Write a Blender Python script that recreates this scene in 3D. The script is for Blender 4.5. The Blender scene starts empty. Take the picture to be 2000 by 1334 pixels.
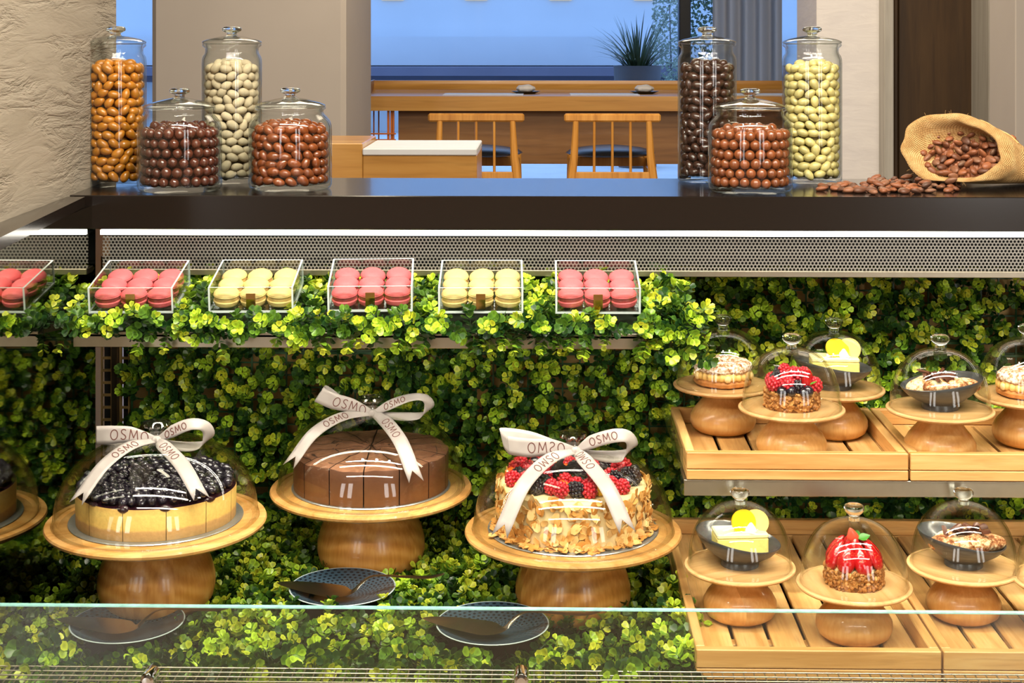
import bpy, math, random
import numpy as np
from mathutils import Vector, Matrix, Euler
random.seed(7); rng = np.random.default_rng(11)
PI = math.pi; R = math.radians
SC = bpy.context.scene; COL = SC.collection

# ------------------------------------------------------------------ camera, sky, lights, exposure
F = 2950.0; HY = 75.0; CZ = 1.0; YAW = R(1.22)
cd = bpy.data.cameras.new('camera'); cam = bpy.data.objects.new('camera', cd); COL.objects.link(cam)
cam.location = (0, 0, CZ); cam.rotation_euler = (PI/2, 0, YAW)
cd.sensor_width = 36; cd.lens = 36*F/2000; cd.shift_y = -(667-HY)/2000; cd.clip_start = .05; cd.clip_end = 200
SC.camera = cam
w = bpy.data.worlds.new('dusk_sky'); SC.world = w; w.use_nodes = True
bg = w.node_tree.nodes['Background']; bg.inputs[0].default_value = (.34, .56, 1.0, 1); bg.inputs[1].default_value = 2.5
def area(name, loc, target, sx, sy, power, col):
    l = bpy.data.lights.new(name, 'AREA'); l.shape = 'RECTANGLE'; l.size = sx; l.size_y = sy; l.energy = power; l.color = col
    o = bpy.data.objects.new(name, l); COL.objects.link(o); o.location = loc
    o.rotation_euler = (Vector(target)-Vector(loc)).to_track_quat('-Z', 'Y').to_euler(); return o
WARM = (1, .86, .66); WARM2 = (1, .84, .62)
area('case_canopy_light', (.2, 1.62, 1.72), (.2, 2.32, .30), 2.3, .03, 26, (1, .93, .80))
for i, x in enumerate((-3.3, -2.2, 2.3, 3.4)): area('front_fill_light', (x, -3.1, 1.45), (x*.3, 2.4, 1.2), .55, 2.3, 28, (.96, .95, .92))  # unseen fill lights added behind the camera; the front wall has no windows
for i, x in enumerate((-.55, .15, .85)):
    area('ceiling_spot', (x, 1.2, 2.88), (x, 2.35, .35), .12, .12, 16, (1, .90, .74))
for i, y in enumerate((-1.3, .5)): area('ceiling_light_front', (.1, y, 2.9), (.1, y+.9, 0), 4.6, .10, 92, (1, .90, .76))
area('ceiling_light_room', (.3, 5.4, 2.9), (.3, 5.8, 0), 3.0, 2.4, 118, WARM2)
area('wall_washer', (-.45, 2.35, 2.0), (-.80, 2.0, .8), .5, .08, 2.2, (1, .86, .62))
SC.view_settings.view_transform = 'Standard'; SC.view_settings.look = 'None'
SC.view_settings.gamma = 1; SC.view_settings.use_curve_mapping = False; SC.view_settings.exposure = 0.22
cy = SC.cycles
cy.use_denoising = True; cy.max_bounces = 10; cy.transparent_max_bounces = 32; cy.diffuse_bounces = 3; cy.glossy_bounces = 5
cy.transmission_bounces = 6; cy.caustics_reflective = False; cy.caustics_refractive = False; cy.sample_clamp_indirect = 6

# ------------------------------------------------------------------ pixel -> world
cs, sn = math.cos(YAW), math.sin(YAW)
def ray(px, py):
    a = (px-1000)/F
    return (-sn+cs*a, cs+sn*a, (HY-py)/F)
def at_y(px, py, Y):
    d = ray(px, py); t = Y/d[1]; return Vector((d[0]*t, Y, CZ+d[2]*t))
def at_z(px, py, z):
    d = ray(px, py); t = (z-CZ)/d[2]; return Vector((d[0]*t, d[1]*t, z))
def xat(px, Y): return at_y(px, 500, Y).x

# ------------------------------------------------------------------ mesh helpers
class MB:
    def __init__(s): s.v = []; s.f = []; s.m = []
    def add(s, vs, fs, mat=0, M=None):
        b = len(s.v)
        if M is not None: vs = [M @ Vector(p) for p in vs]
        s.v.extend(tuple(p) for p in vs)
        for f in fs: s.f.append(tuple(b+i for i in f)); s.m.append(mat)
        return s
    def box(s, c, d, rot=None, mat=0):
        x, y, z = d[0]/2, d[1]/2, d[2]/2
        vs = [Vector((sx*x, sy*y, sz*z)) for sz in (-1, 1) for sy in (-1, 1) for sx in (-1, 1)]
        M = rot.to_matrix() if isinstance(rot, Euler) else (rot or Matrix.Identity(3))
        return s.add([M @ p + Vector(c) for p in vs], [(0,2,3,1),(4,5,7,6),(0,1,5,4),(2,6,7,3),(0,4,6,2),(1,3,7,5)], mat)
    def b2(s, lo, hi, mat=0):
        return s.box([(a+b)/2 for a, b in zip(lo, hi)], [b-a for a, b in zip(lo, hi)], None, mat)
    def cbox(s, c, d, ch=.0015, rot=None, mat=0):
        h = [d[0]/2, d[1]/2, d[2]/2]; vs = []; idx = {}
        for sx in (-1, 1):
            for sy in (-1, 1):
                for sz in (-1, 1):
                    sg = (sx, sy, sz)
                    for a in range(3):
                        p = [sg[k]*(h[k]-(0 if k == a else ch)) for k in range(3)]
                        idx[sg+(a,)] = len(vs); vs.append(Vector(p))
        fs = []
        for a in range(3):
            b, c2 = (a+1) % 3, (a+2) % 3
            for sa in (-1, 1):
                q = []
                for sb, sc in ((-1,-1),(1,-1),(1,1),(-1,1)):
                    k = [0,0,0]; k[a] = sa; k[b] = sb; k[c2] = sc; q.append(idx[tuple(k)+(a,)])
                fs.append(q if sa > 0 else q[::-1])
        for a in range(3):
            b, c2 = (a+1) % 3, (a+2) % 3
            for sb in (-1, 1):
                for sc in (-1, 1):
                    k0 = [0,0,0]; k1 = [0,0,0]; k0[a] = -1; k1[a] = 1
                    for k in (k0, k1): k[b] = sb; k[c2] = sc
                    q = [idx[tuple(k0)+(b,)], idx[tuple(k1)+(b,)], idx[tuple(k1)+(c2,)], idx[tuple(k0)+(c2,)]]
                    fs.append(q if sb*sc > 0 else q[::-1])
        for sx in (-1, 1):
            for sy in (-1, 1):
                for sz in (-1, 1):
                    q = [idx[(sx,sy,sz,a)] for a in range(3)]; fs.append(q if sx*sy*sz > 0 else q[::-1])
        M = rot.to_matrix() if isinstance(rot, Euler) else (rot or Matrix.Identity(3))
        return s.add([M @ p + Vector(c) for p in vs], fs, mat)
    def lathe(s, prof, n=32, c=(0,0,0), mat=0, mod=None, M=None):
        vs = []; fs = []; rows = []
        for r, z in prof:
            if abs(r) < 1e-9: rows.append([len(vs)]); vs.append((c[0], c[1], c[2]+z))
            else:
                row = []
                for i in range(n):
                    a = 2*PI*i/n; rr, zz = (r, z) if mod is None else mod(r, z, a)
                    row.append(len(vs)); vs.append((c[0]+rr*math.cos(a), c[1]+rr*math.sin(a), c[2]+zz))
                rows.append(row)
        for A, B in zip(rows, rows[1:]):
            if len(A) == 1 and len(B) == 1: continue
            for i in range(n):
                j = (i+1) % n
                if len(A) == 1: fs.append((A[0], B[j], B[i]))
                elif len(B) == 1: fs.append((A[i], A[j], B[0]))
                else: fs.append((A[i], A[j], B[j], B[i]))
        return s.add(vs, fs, mat, M)
    def tube(s, pts, r, n=8, mat=0, cap=True):
        pts = [Vector(p) for p in pts]; rs = r if isinstance(r, (list, tuple)) else [r]*len(pts)
        vs = []; fs = []; up = None
        for i, p in enumerate(pts):
            t = (pts[min(i+1, len(pts)-1)]-pts[max(i-1, 0)]).normalized()
            if up is None:
                up = Vector((0,0,1)) if abs(t.z) < .9 else Vector((1,0,0))
            u = t.cross(up).normalized(); v = u.cross(t).normalized(); up = v
            for k in range(n):
                a = 2*PI*k/n; vs.append(p+rs[i]*(math.cos(a)*u+math.sin(a)*v))
        for i in range(len(pts)-1):
            for k in range(n):
                j = (k+1) % n; fs.append((i*n+k, i*n+j, (i+1)*n+j, (i+1)*n+k))
        if cap:
            fs.append(tuple(range(n))[::-1]); fs.append(tuple((len(pts)-1)*n+k for k in range(n)))
        return s.add(vs, fs, mat)
    def ell(s, c, rad, nu=12, nv=8, rot=None, mat=0, fn=None):
        prof = [(math.sin(PI*k/nv), -math.cos(PI*k/nv)) for k in range(nv+1)]
        prof[0] = (0, -1); prof[-1] = (0, 1)
        t = MB().lathe(prof, nu)
        M = rot.to_matrix() if isinstance(rot, Euler) else (rot or Matrix.Identity(3))
        vs = []
        for p in t.v:
            q = fn(p) if fn else p
            vs.append(M @ Vector((q[0]*rad[0], q[1]*rad[1], q[2]*rad[2])) + Vector(c))
        return s.add(vs, t.f, mat)
    def prism(s, poly, z0, z1, mat=0, M=None):
        n = len(poly)
        vs = [(x, y, z0) for x, y in poly]+[(x, y, z1) for x, y in poly]
        fs = [tuple(range(n))[::-1], tuple(range(n, 2*n))]+[(i, (i+1) % n, n+(i+1) % n, n+i) for i in range(n)]
        return s.add(vs, fs, mat, M)
    def mesh(s, name, mats, ang=32):
        me = bpy.data.meshes.new(name); me.from_pydata(s.v, [], s.f)
        for m in (mats if isinstance(mats, (list, tuple)) else [mats]): me.materials.append(m)
        if any(s.m): me.polygons.foreach_set('material_index', s.m)
        if ang:
            me.polygons.foreach_set('use_smooth', [True]*len(s.f)); me.set_sharp_from_angle(angle=R(ang))
        me.update(); return me
def link(name, me, parent=None, loc=(0,0,0), rot=None, scl=None):
    o = bpy.data.objects.new(name, me); COL.objects.link(o); o.location = loc
    if rot is not None: o.rotation_euler = rot
    if scl is not None: o.scale = scl
    if parent: o.parent = parent
    return o
def obj(name, mb, mats, parent=None, loc=(0,0,0), rot=None, ang=32): return link(name, mb.mesh(name, mats, ang), parent, loc, rot)
def tag(o, label=None, cat=None, group=None, kind=None):
    if label: o['label'] = label
    if cat: o['category'] = cat
    if group: o['group'] = group
    if kind: o['kind'] = kind
    return o
def thing(name, label, cat, loc=(0,0,0), rz=0, group=None):
    o = bpy.data.objects.new(name, None); COL.objects.link(o); o.empty_display_size = .02
    o.location = loc; o.rotation_euler = (0, 0, rz); return tag(o, label, cat, group)
def struct(name, mb, mats, parent=None, ang=0):
    o = obj(name, mb, mats, parent, ang=ang)
    if parent is None: o['kind'] = 'structure'
    return o
def crom(P, n):
    P = [Vector(p) for p in P]; out = []; m = len(P)-1
    for i in range(n+1):
        t = i/n*m; k = min(int(t), m-1); u = t-k
        a, b, c, d = P[max(k-1,0)], P[k], P[k+1], P[min(k+2,m)]
        out.append(.5*((2*b)+(c-a)*u+(2*a-5*b+4*c-d)*u*u+(3*b-a-3*c+d)*u**3))
    return out
ORD = ('first', 'second', 'third', 'fourth', 'fifth', 'sixth', 'seventh', 'eighth')

# ------------------------------------------------------------------ materials
def lin(c): return c/12.92 if c <= .04045 else ((c+.055)/1.055)**2.4
def rgb(r, g, b): return (lin(r/255), lin(g/255), lin(b/255), 1)
class NT:
    def __init__(s, name):
        s.m = bpy.data.materials.new(name); s.m.use_nodes = True; s.t = s.m.node_tree; s.t.nodes.clear()
        s.out = s.n('ShaderNodeOutputMaterial')
    def n(s, ty, **kw):
        nd = s.t.nodes.new(ty)
        for k, v in kw.items(): setattr(nd, k, v)
        return nd
    def l(s, a, b): s.t.links.new(a, b)
    def math(s, op, a, b=None, c=None):
        nd = s.n('ShaderNodeMath', operation=op)
        for i, x in enumerate((a, b, c)):
            if x is None: continue
            if isinstance(x, (int, float)): nd.inputs[i].default_value = x
            else: s.l(x, nd.inputs[i])
        return nd.outputs[0]
    def coord(s, scale=(1,1,1), rnd=True, kind='Object'):
        tc = s.n('ShaderNodeTexCoord'); mp = s.n('ShaderNodeMapping'); mp.inputs['Scale'].default_value = scale
        s.l(tc.outputs[kind], mp.inputs[0])
        if rnd:
            oi = s.n('ShaderNodeObjectInfo'); v = s.n('ShaderNodeCombineXYZ')
            s.l(s.math('MULTIPLY', oi.outputs['Random'], 37.0), v.inputs[0]); s.l(s.math('MULTIPLY', oi.outputs['Random'], 91.0), v.inputs[2])
            s.l(v.outputs[0], mp.inputs['Location'])
        return mp.outputs[0]
    def noise(s, co, scale, detail=3, rough=.55, dist=0):
        nd = s.n('ShaderNodeTexNoise'); s.l(co, nd.inputs['Vector'])
        nd.inputs['Scale'].default_value = scale; nd.inputs['Detail'].default_value = detail
        nd.inputs['Roughness'].default_value = rough; nd.inputs['Distortion'].default_value = dist
        return nd.outputs[0]
    def ramp(s, fac, stops):
        nd = s.n('ShaderNodeValToRGB'); s.l(fac, nd.inputs[0]); e = nd.color_ramp.elements
        while len(e) < len(stops): e.new(.5)
        for el, (p, c) in zip(e, stops): el.position = p; el.color = c
        return nd.outputs[0]
    def mixc(s, fac, a, b):
        nd = s.n('ShaderNodeMix', data_type='RGBA')
        for i, x in ((0, fac), (6, a), (7, b)):
            if isinstance(x, (int, float)): nd.inputs[i].default_value = x
            elif isinstance(x, tuple): nd.inputs[i].default_value = x
            else: s.l(x, nd.inputs[i])
        return nd.outputs[2]
    def bump(s, h, strength, dist=.002):
        nd = s.n('ShaderNodeBump'); nd.inputs['Strength'].default_value = strength; nd.inputs['Distance'].default_value = dist
        s.l(h, nd.inputs['Height']); return nd.outputs[0]
    def pbr(s, col, rough=.5, metal=0, normal=None, spec=.5, coat=0, sss=0, trans=0):
        p = s.n('ShaderNodeBsdfPrincipled')
        if isinstance(col, tuple): p.inputs['Base Color'].default_value = col
        else: s.l(col, p.inputs['Base Color'])
        if isinstance(rough, (int, float)): p.inputs['Roughness'].default_value = rough
        else: s.l(rough, p.inputs['Roughness'])
        p.inputs['Metallic'].default_value = metal; p.inputs['Specular IOR Level'].default_value = spec
        p.inputs['Coat Weight'].default_value = coat; p.inputs['Coat Roughness'].default_value = .06
        if normal is not None: s.l(normal, p.inputs['Normal'])
        s.l(p.outputs[0], s.out.inputs[0]); return p
def plain(name, c, rough=.5, metal=0, var=.12, scale=40, bump=0, coat=0, spec=.5):
    t = NT(name); co = t.coord(); nz = t.noise(co, scale, 3)
    d = tuple(x*(1-var) for x in c[:3])+(1,); e = tuple(min(1, x*(1+var)) for x in c[:3])+(1,)
    col = t.ramp(nz, [(.3, d), (.7, e)])
    t.pbr(col, rough, metal, t.bump(nz, bump) if bump else None, spec, coat); return t.m
def wood(name, c0, c1, c2, axis='Y', rough=.42, scale=1.0, blocks=0, coat=.15):
    t = NT(name); s = [38*scale]*3; s['XYZ'.index(axis)] = 2.6*scale
    co = t.coord(tuple(s)); nz = t.noise(co, 1.6, 4, .6, .6)
    fine = t.noise(t.coord(tuple(x*6 for x in s)), 1.0, 2)
    col = t.ramp(nz, [(.28, c0), (.5, c1), (.74, c2)])
    col = t.mixc(t.math('MULTIPLY', t.ramp(fine, [(.55, (0,0,0,1)), (.75, (1,1,1,1))]), .35), col, tuple(x*.62 for x in c0[:3])+(1,))
    oi = t.n('ShaderNodeObjectInfo'); hv = t.n('ShaderNodeHueSaturation')
    t.l(t.math('MULTIPLY_ADD', oi.outputs['Random'], .22, .89), hv.inputs['Value']); t.l(col, hv.inputs['Color']); col = hv.outputs[0]
    if blocks:
        tc = t.n('ShaderNodeTexCoord'); sp = t.n('ShaderNodeSeparateXYZ'); t.l(tc.outputs['Object'], sp.inputs[0])
        b = t.math('FLOOR', t.math('MULTIPLY', t.math('ADD', sp.outputs[0], 5.013), 1/blocks))
        wn = t.n('ShaderNodeTexWhiteNoise', noise_dimensions='1D'); t.l(b, wn.inputs['W'])
        h2 = t.n('ShaderNodeHueSaturation'); t.l(t.math('MULTIPLY_ADD', wn.outputs[0], .26, .86), h2.inputs['Value']); t.l(col, h2.inputs['Color']); col = h2.outputs[0]
    t.pbr(col, rough, 0, t.bump(fine, .12, .0006), .4, coat); return t.m
def ringwood(name, c0, c1, c2, rough=.38, blocks=.06):
    """turned stand foot: curved growth rings through glued blocks"""
    t = NT(name); tc = t.n('ShaderNodeTexCoord'); sp = t.n('ShaderNodeSeparateXYZ'); t.l(tc.outputs['Object'], sp.inputs[0])
    oi = t.n('ShaderNodeObjectInfo')
    b = t.math('FLOOR', t.math('MULTIPLY', t.math('ADD', sp.outputs[0], t.math('ADD', oi.outputs['Random'], 5.0)), 1/blocks))
    wn = t.n('ShaderNodeTexWhiteNoise', noise_dimensions='1D'); t.l(b, wn.inputs['W'])
    off = t.n('ShaderNodeVectorMath', operation='MULTIPLY_ADD'); t.l(wn.outputs['Color'], off.inputs[0]); off.inputs[1].default_value = (.25, .1, .3); t.l(tc.outputs['Object'], off.inputs[2])
    wv = t.n('ShaderNodeTexWave', wave_type='RINGS', rings_direction='Y'); t.l(off.outputs[0], wv.inputs['Vector'])
    wv.inputs['Scale'].default_value = 15; wv.inputs['Distortion'].default_value = 2.2; wv.inputs['Detail'].default_value = 2; wv.inputs['Detail Scale'].default_value = 1.2
    mp = t.n('ShaderNodeMapping'); mp.inputs['Scale'].default_value = (210, 210, 16); t.l(off.outputs[0], mp.inputs[0])
    nz = t.noise(mp.outputs[0], 1, 3)
    v = t.math('ADD', t.math('MULTIPLY', wv.outputs[1], .30), t.math('MULTIPLY', nz, .70))
    col = t.ramp(v, [(.2, c0), (.5, c1), (.8, c2)])
    h2 = t.n('ShaderNodeHueSaturation'); t.l(t.math('MULTIPLY_ADD', wn.outputs[0], .42, .86), h2.inputs['Value']); t.l(col, h2.inputs['Color'])
    t.pbr(h2.outputs[0], rough, 0, None, .45, .25); return t.m
def thin_glass(name, tint=(.97, .99, .985, 1), edge=(.62, .70, .66, 1), f0=.045, f1=.75, pw=4.0, rough=0.0, bump=0):
    t = NT(name); lw = t.n('ShaderNodeLayerWeight'); lw.inputs[0].default_value = .5
    fa = lw.outputs['Facing']
    fac = t.math('ADD', t.math('MULTIPLY', t.math('POWER', fa, pw), f1), f0)
    tr = t.n('ShaderNodeBsdfTransparent'); t.l(t.mixc(t.math('POWER', fa, 3.5), tint, edge), tr.inputs[0])
    gl = t.n('ShaderNodeBsdfGlossy'); gl.inputs['Roughness'].default_value = rough
    if bump:
        b = t.bump(t.noise(t.coord((1,1,1)), 30, 2), bump, .002); t.l(b, gl.inputs['Normal'])
    mx = t.n('ShaderNodeMixShader'); t.l(fac, mx.inputs[0]); t.l(tr.outputs[0], mx.inputs[1]); t.l(gl.outputs[0], mx.inputs[2])
    t.l(mx.outputs[0], t.out.inputs[0]); return t.m
def glow(name, c, s):
    t = NT(name); e = t.n('ShaderNodeEmission'); e.inputs[0].default_value = c; e.inputs[1].default_value = s; t.l(e.outputs[0], t.out.inputs[0]); return t.m

M = {}
M['oak'] = wood('oak', rgb(186,136,74), rgb(208,162,98), rgb(224,186,126))
M['oakx'] = wood('oak_x', rgb(180,128,66), rgb(204,154,90), rgb(220,178,116), 'X')
M['oakz'] = wood('oak_z', rgb(168,112,52), rgb(196,142,78), rgb(214,166,104), 'Z')
M['stand_big'] = ringwood('turned_acacia', rgb(168,108,44), rgb(190,130,60), rgb(208,152,82), .30, .065)
M['plate_big'] = wood('plate_acacia', rgb(178,122,58), rgb(204,152,86), rgb(220,174,112), 'X', .3, .8, .07, .3)
M['stand_small'] = ringwood('turned_beech', rgb(190,136,70), rgb(204,152,86), rgb(220,176,112), .34, .2)
M['plate_small'] = wood('plate_beech', rgb(192,144,88), rgb(212,168,112), rgb(224,184,132), 'X', .36, .8, 0, .2)
M['room_oak'] = wood('room_oak', rgb(116,78,42), rgb(140,97,54), rgb(156,114,68), 'X', .45, .25)
M['room_oak_lt'] = wood('room_oak_light', rgb(168,116,52), rgb(192,140,70), rgb(208,160,88), 'X', .28, .25)
M['chair_oak'] = wood('chair_oak', rgb(176,116,46), rgb(200,140,62), rgb(216,160,82), 'Z', .42, .4)
M['dark_wood'] = wood('dark_wood', rgb(54,38,22), rgb(70,50,28), rgb(82,60,34), 'Z', .5, .25)
M['grey_wood'] = wood('grey_wood', rgb(140,136,128), rgb(160,156,148), rgb(172,168,160), 'Z', .6, .25)
M['olive_wood'] = wood('olive_wood', rgb(88,66,30), rgb(104,80,38), rgb(116,90,46), 'Z', .55, .25)
M['dome'] = thin_glass('dome_glass', (.985,.99,.975,1), (.90,.91,.82,1), .030, .60, 3.8)
M['jar'] = thin_glass('jar_glass', (.975,.987,.983,1), (.66,.76,.76,1), .032, .7, 3.6)
M['lid'] = thin_glass('lid_glass', (.93,.96,.95,1), (.55,.68,.66,1), .09, .8, 2.6)
M['knob'] = thin_glass('knob_glass', (.88,.90,.88,1), (.62,.66,.62,1), .24, .75, 1.8)
M['front_glass'] = thin_glass('front_glass', (.92,.94,.90,1), (.7,.8,.74,1), .06, .8, 5)
M['acrylic'] = thin_glass('acrylic', (.97,.98,.97,1), (.8,.86,.84,1), .05, .5, 4)
M['window_glass'] = thin_glass('window_glass', (.96,.975,.985,1), (.8,.9,.95,1), .012, .6, 5)
g = NT('solid_glass'); gb = g.n('ShaderNodeBsdfGlass'); gb.inputs['Color'].default_value = (.96,.99,.98,1); gb.inputs['IOR'].default_value = 1.46
g.l(gb.outputs[0], g.out.inputs[0]); M['solid_glass'] = g.m
M['glass_edge'] = plain('glass_edge', rgb(150,205,196), .15, 0, .25, 60, 0, .5)
M['acrylic_edge'] = plain('acrylic_edge', rgb(196,208,204), .2, 0, .06, 60, 0, .6)
M['steel'] = plain('brushed_steel', rgb(176,168,150), .34, 1.0, .06, 30)
M['steel_dk'] = plain('dark_steel', rgb(96,86,70), .32, 1.0, .1, 30)
M['brass'] = plain('brass_sheet', rgb(168,138,86), .40, .65, .12, 14)
M['chrome'] = plain('chrome', rgb(225,225,225), .06, 1.0, .02)
M['silver'] = plain('cutlery_steel', rgb(222,214,202), .22, 1.0, .05, 90)
M['gold'] = plain('gold_foil', rgb(196,160,96), .2, 1.0, .1, 60)
M['black'] = plain('black_void', rgb(10,9,8), .8)
t = NT('ledge_laminate'); nz = t.noise(t.coord((1,1,1), False), 260, 2)
t.pbr(t.ramp(nz, [(.3, rgb(20,16,13)), (.7, rgb(25,19,16))]), .17, 0, t.bump(nz, .03, .0003), .55, .2); M['ledge'] = t.m
t = NT('smoked_mirror'); t.pbr(rgb(196,198,186), .035, 1.0); M['mirror'] = t.m
M['led'] = glow('led_strip', (1, .93, .80, 1), 5.5); M['led2'] = glow('shelf_led', (1, .92, .76, 1), 42)
# perforated steel: real see-through holes in a staggered grid, a dark cavity stands behind
t = NT('perforated_steel'); tc = t.n('ShaderNodeTexCoord'); sp = t.n('ShaderNodeSeparateXYZ'); t.l(tc.outputs['Object'], sp.inputs[0])
p = .0060; v = t.math('DIVIDE', t.math('ADD', sp.outputs[2], 10), p*.866); row = t.math('FLOOR', v)
u = t.math('ADD', t.math('DIVIDE', t.math('ADD', sp.outputs[0], 10), p), t.math('MULTIPLY', t.math('MODULO', row, 2), .5))
fu = t.math('SUBTRACT', t.math('FRACT', u), .5); fv = t.math('MULTIPLY', t.math('SUBTRACT', t.math('FRACT', v), .5), .866)
d = t.math('SQRT', t.math('ADD', t.math('MULTIPLY', fu, fu), t.math('MULTIPLY', fv, fv)))
hole = t.math('LESS_THAN', d, .36)
pb = t.pbr(rgb(150,147,140), .42, .7); tr = t.n('ShaderNodeBsdfTransparent'); mx = t.n('ShaderNodeMixShader')
t.l(hole, mx.inputs[0]); t.l(pb.outputs[0], mx.inputs[1]); t.l(tr.outputs[0], mx.inputs[2]); t.l(mx.outputs[0], t.out.inputs[0]); M['perf'] = t.m
# leaves: colour comes with each leaf (light tips, dark old leaves)
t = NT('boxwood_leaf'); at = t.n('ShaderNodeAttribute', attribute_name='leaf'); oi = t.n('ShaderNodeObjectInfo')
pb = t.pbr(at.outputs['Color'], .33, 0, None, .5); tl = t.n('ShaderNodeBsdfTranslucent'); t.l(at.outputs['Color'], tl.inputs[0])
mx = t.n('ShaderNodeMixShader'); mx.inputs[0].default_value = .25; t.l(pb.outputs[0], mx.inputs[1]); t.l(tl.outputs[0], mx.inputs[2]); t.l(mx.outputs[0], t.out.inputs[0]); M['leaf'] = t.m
M['lattice'] = plain('green_plastic', rgb(30,74,36), .4, 0, .2, 20)
M['mat_base'] = plain('mat_backing', rgb(26,38,16), .8, 0, .3, 50)
# ------------------------------------------------------------------ the room (setting)
t = NT('left_plaster'); co = t.coord((2.2, 2.2, 15), False)
n1 = t.noise(co, 2.2, 5, .6, .5); n2 = t.noise(t.coord((7, 7, 46), False), 4, 5, .75, .4); msk = t.ramp(t.noise(t.coord((1, 1, 5), False), 2.4, 3), [(.42, (.08,.08,.08,1)), (.62, (1,1,1,1))])
rid = t.math('POWER', t.math('SUBTRACT', 1.0, t.math('ABSOLUTE', t.math('MULTIPLY_ADD', n1, 2.0, -1.0))), 5.0)
hgt = t.math('MULTIPLY', t.math('ADD', t.math('MULTIPLY', rid, -.8), t.math('MULTIPLY', n2, .6)), msk)
t.pbr(t.ramp(n1, [(.3, rgb(144,134,118)), (.7, rgb(158,148,132))]), .85, 0, t.bump(hgt, .8, .008), .2); M['plaster'] = t.m
t = NT('white_plaster'); n1 = t.noise(t.coord((3, 3, 14), False), 2, 4, .6, .8)
t.pbr(t.ramp(n1, [(.3, rgb(206,202,202)), (.7, rgb(216,212,210))]), .8, 0, t.bump(n1, .25, .006), .2); M['white_plaster'] = t.m
M['pillar'] = plain('pillar_plaster', rgb(166,158,150), .85, 0, .03, 3)
M['floor'] = plain('floor_stone', rgb(128,112,96), .35, 0, .08, 6)
M['ceiling'] = plain('ceiling_paint', rgb(104,92,78), .9, 0, .03, 3)
M['front_wall'] = plain('front_wall_paint', rgb(146,118,86), .8, 0, .08, 2)
M['pave'] = plain('street_paving', rgb(196,202,206), .6, 0, .08, 3)
M['facade'] = plain('facade_render', rgb(176,186,196), .75, 0, .05, .8)
M['facade_dk'] = plain('facade_dark_band', rgb(82,84,104), .7, 0, .08, 2)
M['mullion'] = plain('window_frame_metal', rgb(22,22,26), .4, .3, .1, 10)

S = MB().b2((-4, -3.2, -.1), (4.2, 9.98, 0)); struct('floor', S, M['floor'])
S = MB().b2((-4, -3.2, 3.0), (4.2, 10.1, 3.1)); struct('ceiling', S, M['ceiling'])
S = MB().b2((-4.2, -3.2, 0), (-4, 10.1, 3)); struct('wall_west', S, M['front_wall'])
S = MB().b2((4.2, -3.2, 0), (4.4, 10.1, 3)); struct('wall_east', S, M['front_wall'])
S = MB().b2((-4, -3.4, 0), (4.2, -3.2, 3)); struct('wall_front', S, M['front_wall'])
# textured wall beside the case: from far behind the camera's left to the ledge's rear edge
a = at_y(227, 300, 2.766); b = at_y(0, 437, 2.09); b = a+(b-a)*1.35
S = MB().prism([(a.x, a.y), (b.x, b.y), (b.x-.3, b.y), (a.x-.3, a.y)], .7275, 3.0); struct('wall_left', S, M['plaster'])
S = MB().prism([(a.x-.005, a.y), (b.x-.02, b.y), (b.x-.3, b.y), (a.x-.3, a.y)], 0, .7265); struct('wall_left_base', S, M['ledge'])
# pillar
x0, x1 = xat(295, 6.0), xat(675, 6.0)
struct('pillar', MB().cbox(((x0+x1)/2, 6.45, 1.5), (x1-x0, .9, 3.0), .02), M['pillar'])
# right side: white wall, jamb, recessed dark doors, boards
def slab(name, px0, px1, Y, th, mat, z1=3.0):
    x0, x1 = xat(px0, Y), xat(px1, Y); return struct(name, MB().cbox(((x0+x1)/2, Y+th/2, z1/2), (x1-x0, th, z1), .004), mat)
slab('wall_right', 1595, 1727, 6.4, .5, M['white_plaster'])
slab('trim_1', 1727, 1746, 6.3, .5, M['grey_wood'])
slab('wall_recess', 1740, 2300, 6.62, .2, M['dark_wood'])
slab('door_1', 1755, 1900, 6.45, .16, M['dark_wood'])
slab('trim_2', 1746, 1754, 6.4, .3, M['dark_wood'])
slab('door_2', 1905, 1932, 6.42, .16, M['olive_wood'])
slab('trim_3', 1931, 1963, 6.2, .5, M['grey_wood'])
slab('trim_4', 1963, 1979, 6.1, .6, M['olive_wood'])
slab('wall_right_end', 1983, 2500, 5.2, .3, M['pillar'])
# window wall: frame, glass
xw0, xw1 = -3.9, xat(1600, 9.95)+.4
struct('wall_window', MB().b2((xw1, 9.9, 0), (4.2, 10.1, 3)).b2((-4, 9.9, 2.9), (4.2, 10.1, 3)), M['white_plaster'])
W = thing('window_1', None, None, (0, 9.96, 0)); W['kind'] = 'structure'
for nm, p0, p1 in (('mullion', 1326, 1349),):
    x0, x1 = xat(p0, 9.9), xat(p1, 9.9); obj(nm, MB().cbox(((x0+x1)/2, -.02, 1.45), (x1-x0, .12, 2.9), .006), M['mullion'], W)
obj('sill', MB().cbox(((xw0+xw1)/2, -.0, .03), (xw1-xw0, .12, .06), .004), M['mullion'], W)
for k, (p0, p1) in enumerate(((None, 1326), (1349, None))):
    x0 = xw0 if p0 is None else xat(p0, 9.96); x1 = xw1 if p1 is None else xat(p1, 9.96)
    obj('pane', MB().b2((x0, -.006, .06), (x1, .006, 2.9)), M['window_glass'], W, ang=0)
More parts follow.
